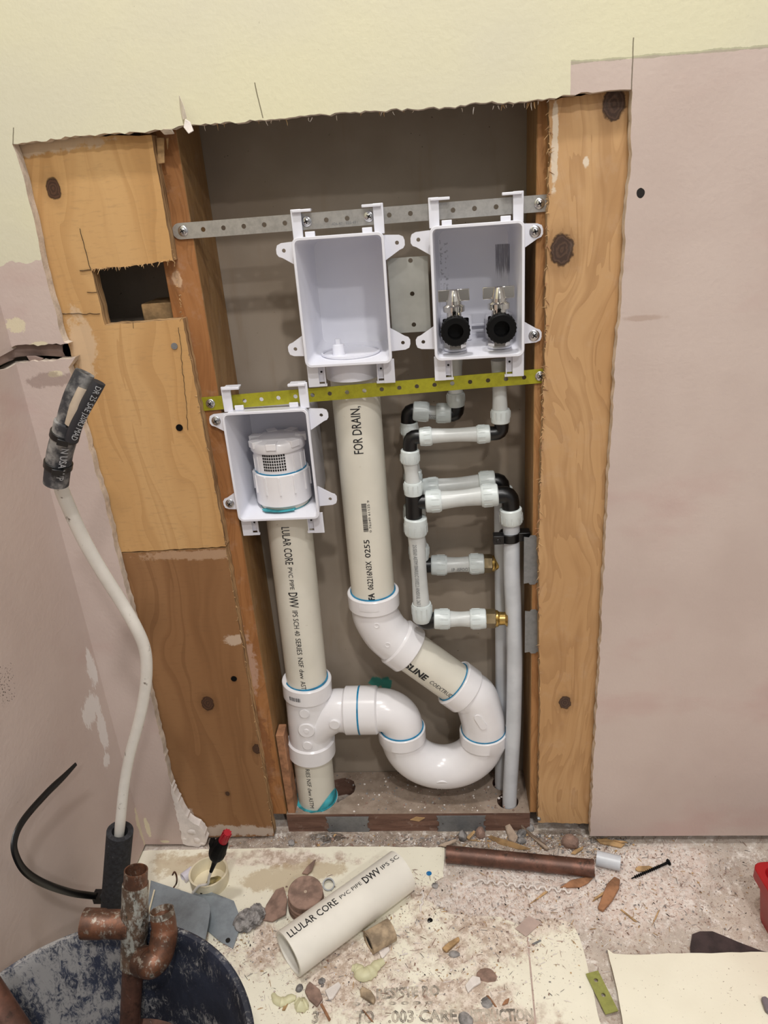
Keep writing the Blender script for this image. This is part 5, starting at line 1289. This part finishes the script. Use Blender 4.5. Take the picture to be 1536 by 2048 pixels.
# uncountable debris
rn = random.Random(77)
def debris(n, regions, mats, smin, smax, z0=.0005, avoid=None):
    m = MB()
    for _ in range(n):
        (cx, cy, sx, sy, w) = rn.choices(regions, [r[4] for r in regions])[0]
        q = fl(cx, cy); x = q.x+rn.gauss(0, sx); y = q.y+rn.gauss(0, sy)
        if y > .022 or x < XL+.01 or x > .75: continue
        if (x-bc.x)**2+(y-bc.y)**2 < .02: continue
        s = smin+(smax-smin)*rn.random()**3; m.cur = rn.choices(range(len(mats)), [q_[1] for q_ in mats])[0]
        a = rn.uniform(0, PI); R = Matrix.Rotation(a, 3, 'Z') @ Matrix.Rotation(rn.uniform(-.4, .4), 3, 'X')
        zz = z0+(.0022 if (x < .15 and y < -.045) else 0)
        k = rn.random()
        d = (s*rn.uniform(.6, 1.6), s*rn.uniform(.3, .9), s*.3) if k < .75 else (s*3.5, s*.3, s*.3)
        c = Vector((x, y, zz+s*.15)); j = lambda: rn.uniform(.4, 1)
        v = [c+R @ Vector((-d[0]/2*j(), -d[1]/2*j(), 0)), c+R @ Vector((d[0]/2*j(), -d[1]/2*j(), 0)), c+R @ Vector((d[0]/2*j(), d[1]/2*j(), 0)), c+R @ Vector((-d[0]/2*j(), d[1]/2*j(), 0)), c+R @ Vector((0, 0, d[2]))]
        m.add(v, [(0, 1, 4), (1, 2, 4), (2, 3, 4), (3, 0, 4), (3, 2, 1, 0)])
    return m
reg = [(1250, 1790, .11, .045, 5), (960, 1810, .10, .045, 7), (900, 1960, .09, .04, 2), (600, 1900, .08, .05, 1.5), (1150, 1700, .07, .02, 3), (1350, 1850, .1, .04, 2), (1000, 1680, .10, .012, 3), (700, 1680, .12, .012, 2), (1400, 1740, .12, .03, 3), (480, 1890, .03, .02, 1), (680, 1970, .06, .03, 1.5)]
DM = [(M_white, 6), (M_tile, 3), (M_clay, 2), (M_stone, 2), (M_wood, 1.6), (M_blkm, .25)]
m = debris(17000, reg, DM, .0007, .0038)
tag(obj('floor_debris', m, [q[0] for q in DM], ang=10), 'fine plaster and wood crumbs strewn over the floor', 'debris', kind='stuff')
reg2 = [(1000, 1672, .09, .012, 3), (1150, 1690, .05, .015, 2), (760, 1676, .1, .012, 1)]
m = debris(420, reg2, [(M_stone, 4), (M_clay, 3), (M_white, 1), (M_wood, 2)], .003, .008)
tag(obj('rubble', m, [M_stone, M_clay, M_white, M_wood], ang=10), 'gritty rubble along the foot of the bottom plate', 'rubble', kind='stuff')
m = MB()
for _ in range(420):
    x = rn.uniform(-.26, .10); y = rn.uniform(.034, .118); 
    if (x+.215)**2/.003+(y-.066)**2/.0018 < 1: continue
    s = .0006+.0016*rn.random()**2; m.cur = rn.choice((0, 1, 1, 2, 2)); m.rock((x, y, .036+s*.3), s, rn.random(), 1, .3, (1, 1, .6))
tag(obj('sawdust', m, [M_white, M_clay, M_stone]), 'dust and grit scattered on top of the bottom plate', 'dust', kind='stuff')
# ragged fibres along the cut edges of the boards
def fibres(pl, Y, n, mats, label, mlen=.006, dirn=None, name='wood_fibres'):
    m = MB(); L = PX(pl, Y)
    for _ in range(n):
        i = rn.randrange(len(L)-1); p = L[i].lerp(L[i+1], rn.random()); l = mlen*rn.uniform(.3, 1.2)
        d = Vector((rn.uniform(-1, 1), rn.uniform(-.9, -.1), rn.uniform(-1, .6)))*l if dirn is None else (Vector(dirn)+Vector((rn.uniform(-.5, .5), rn.uniform(-.5, 0), rn.uniform(-.5, .5))))*l
        m.cur = rn.randrange(len(mats)); m.tube([p, p+d*.5, p+d+Vector((rn.uniform(-.001, .001), 0, -.0006))], [.0005, .0004, .0001], 4)
    tag(obj(name, m, mats), label, 'splinters', kind='stuff')
fibres([(1098, 210), (1096, 400), (1092, 640), (1086, 760), (1083, 900), (1077, 1100), (1080, 1400)], .0145, 150, [M_wood, M_wood, M_woodD], 'fine splinters along the left edge of the knotty board', .0055)
fibres([(182, 538), (250, 533), (345, 521)], .0140, 60, [M_wood, M_ply_edge], 'frayed wood fibres along the top of the square cut-out', .005)
fibres([(346, 500), (365, 640), (452, 1093), (548, 1670)], .0145, 70, [M_wood], 'frayed fibres along the right edge of the plywood', .0035)
fibres([(401, 250), (560, 240), (740, 226), (900, 218), (1040, 208), (1099, 200)], .006, 34, [M_core, M_white, M_wood], 'torn paper fibres along the top cut edge of the wall', .0045, (0, 0, -1), 'paper_fibres')
# saw kerfs cut in the plywood face
for (pl, w, lab) in ((((160, 457), (166, 480), (176, 520), (183, 540)), .0014, 'upper'), (((160, 541), (182, 539)), .0022, 'l'), (((125, 627), (200, 627)), .0014, 'm'), (((174, 584), (194, 584)), .0012, 'n'), (((357, 655), (362, 690), (365, 740), (372, 800), (376, 860)), .0013, 'o'), (((266, 645), (267, 657)), .001, 'p')):
    m = MB()
    P = [at(a, b, .0144) for a, b in pl]; out = []
    m.tube(ragged(P, .004, .0008, 3), w*.85, 6, True, (.12, 1))
    part('saw_kerf', m, M_void, bpy.data.objects['plywood_sheet'])
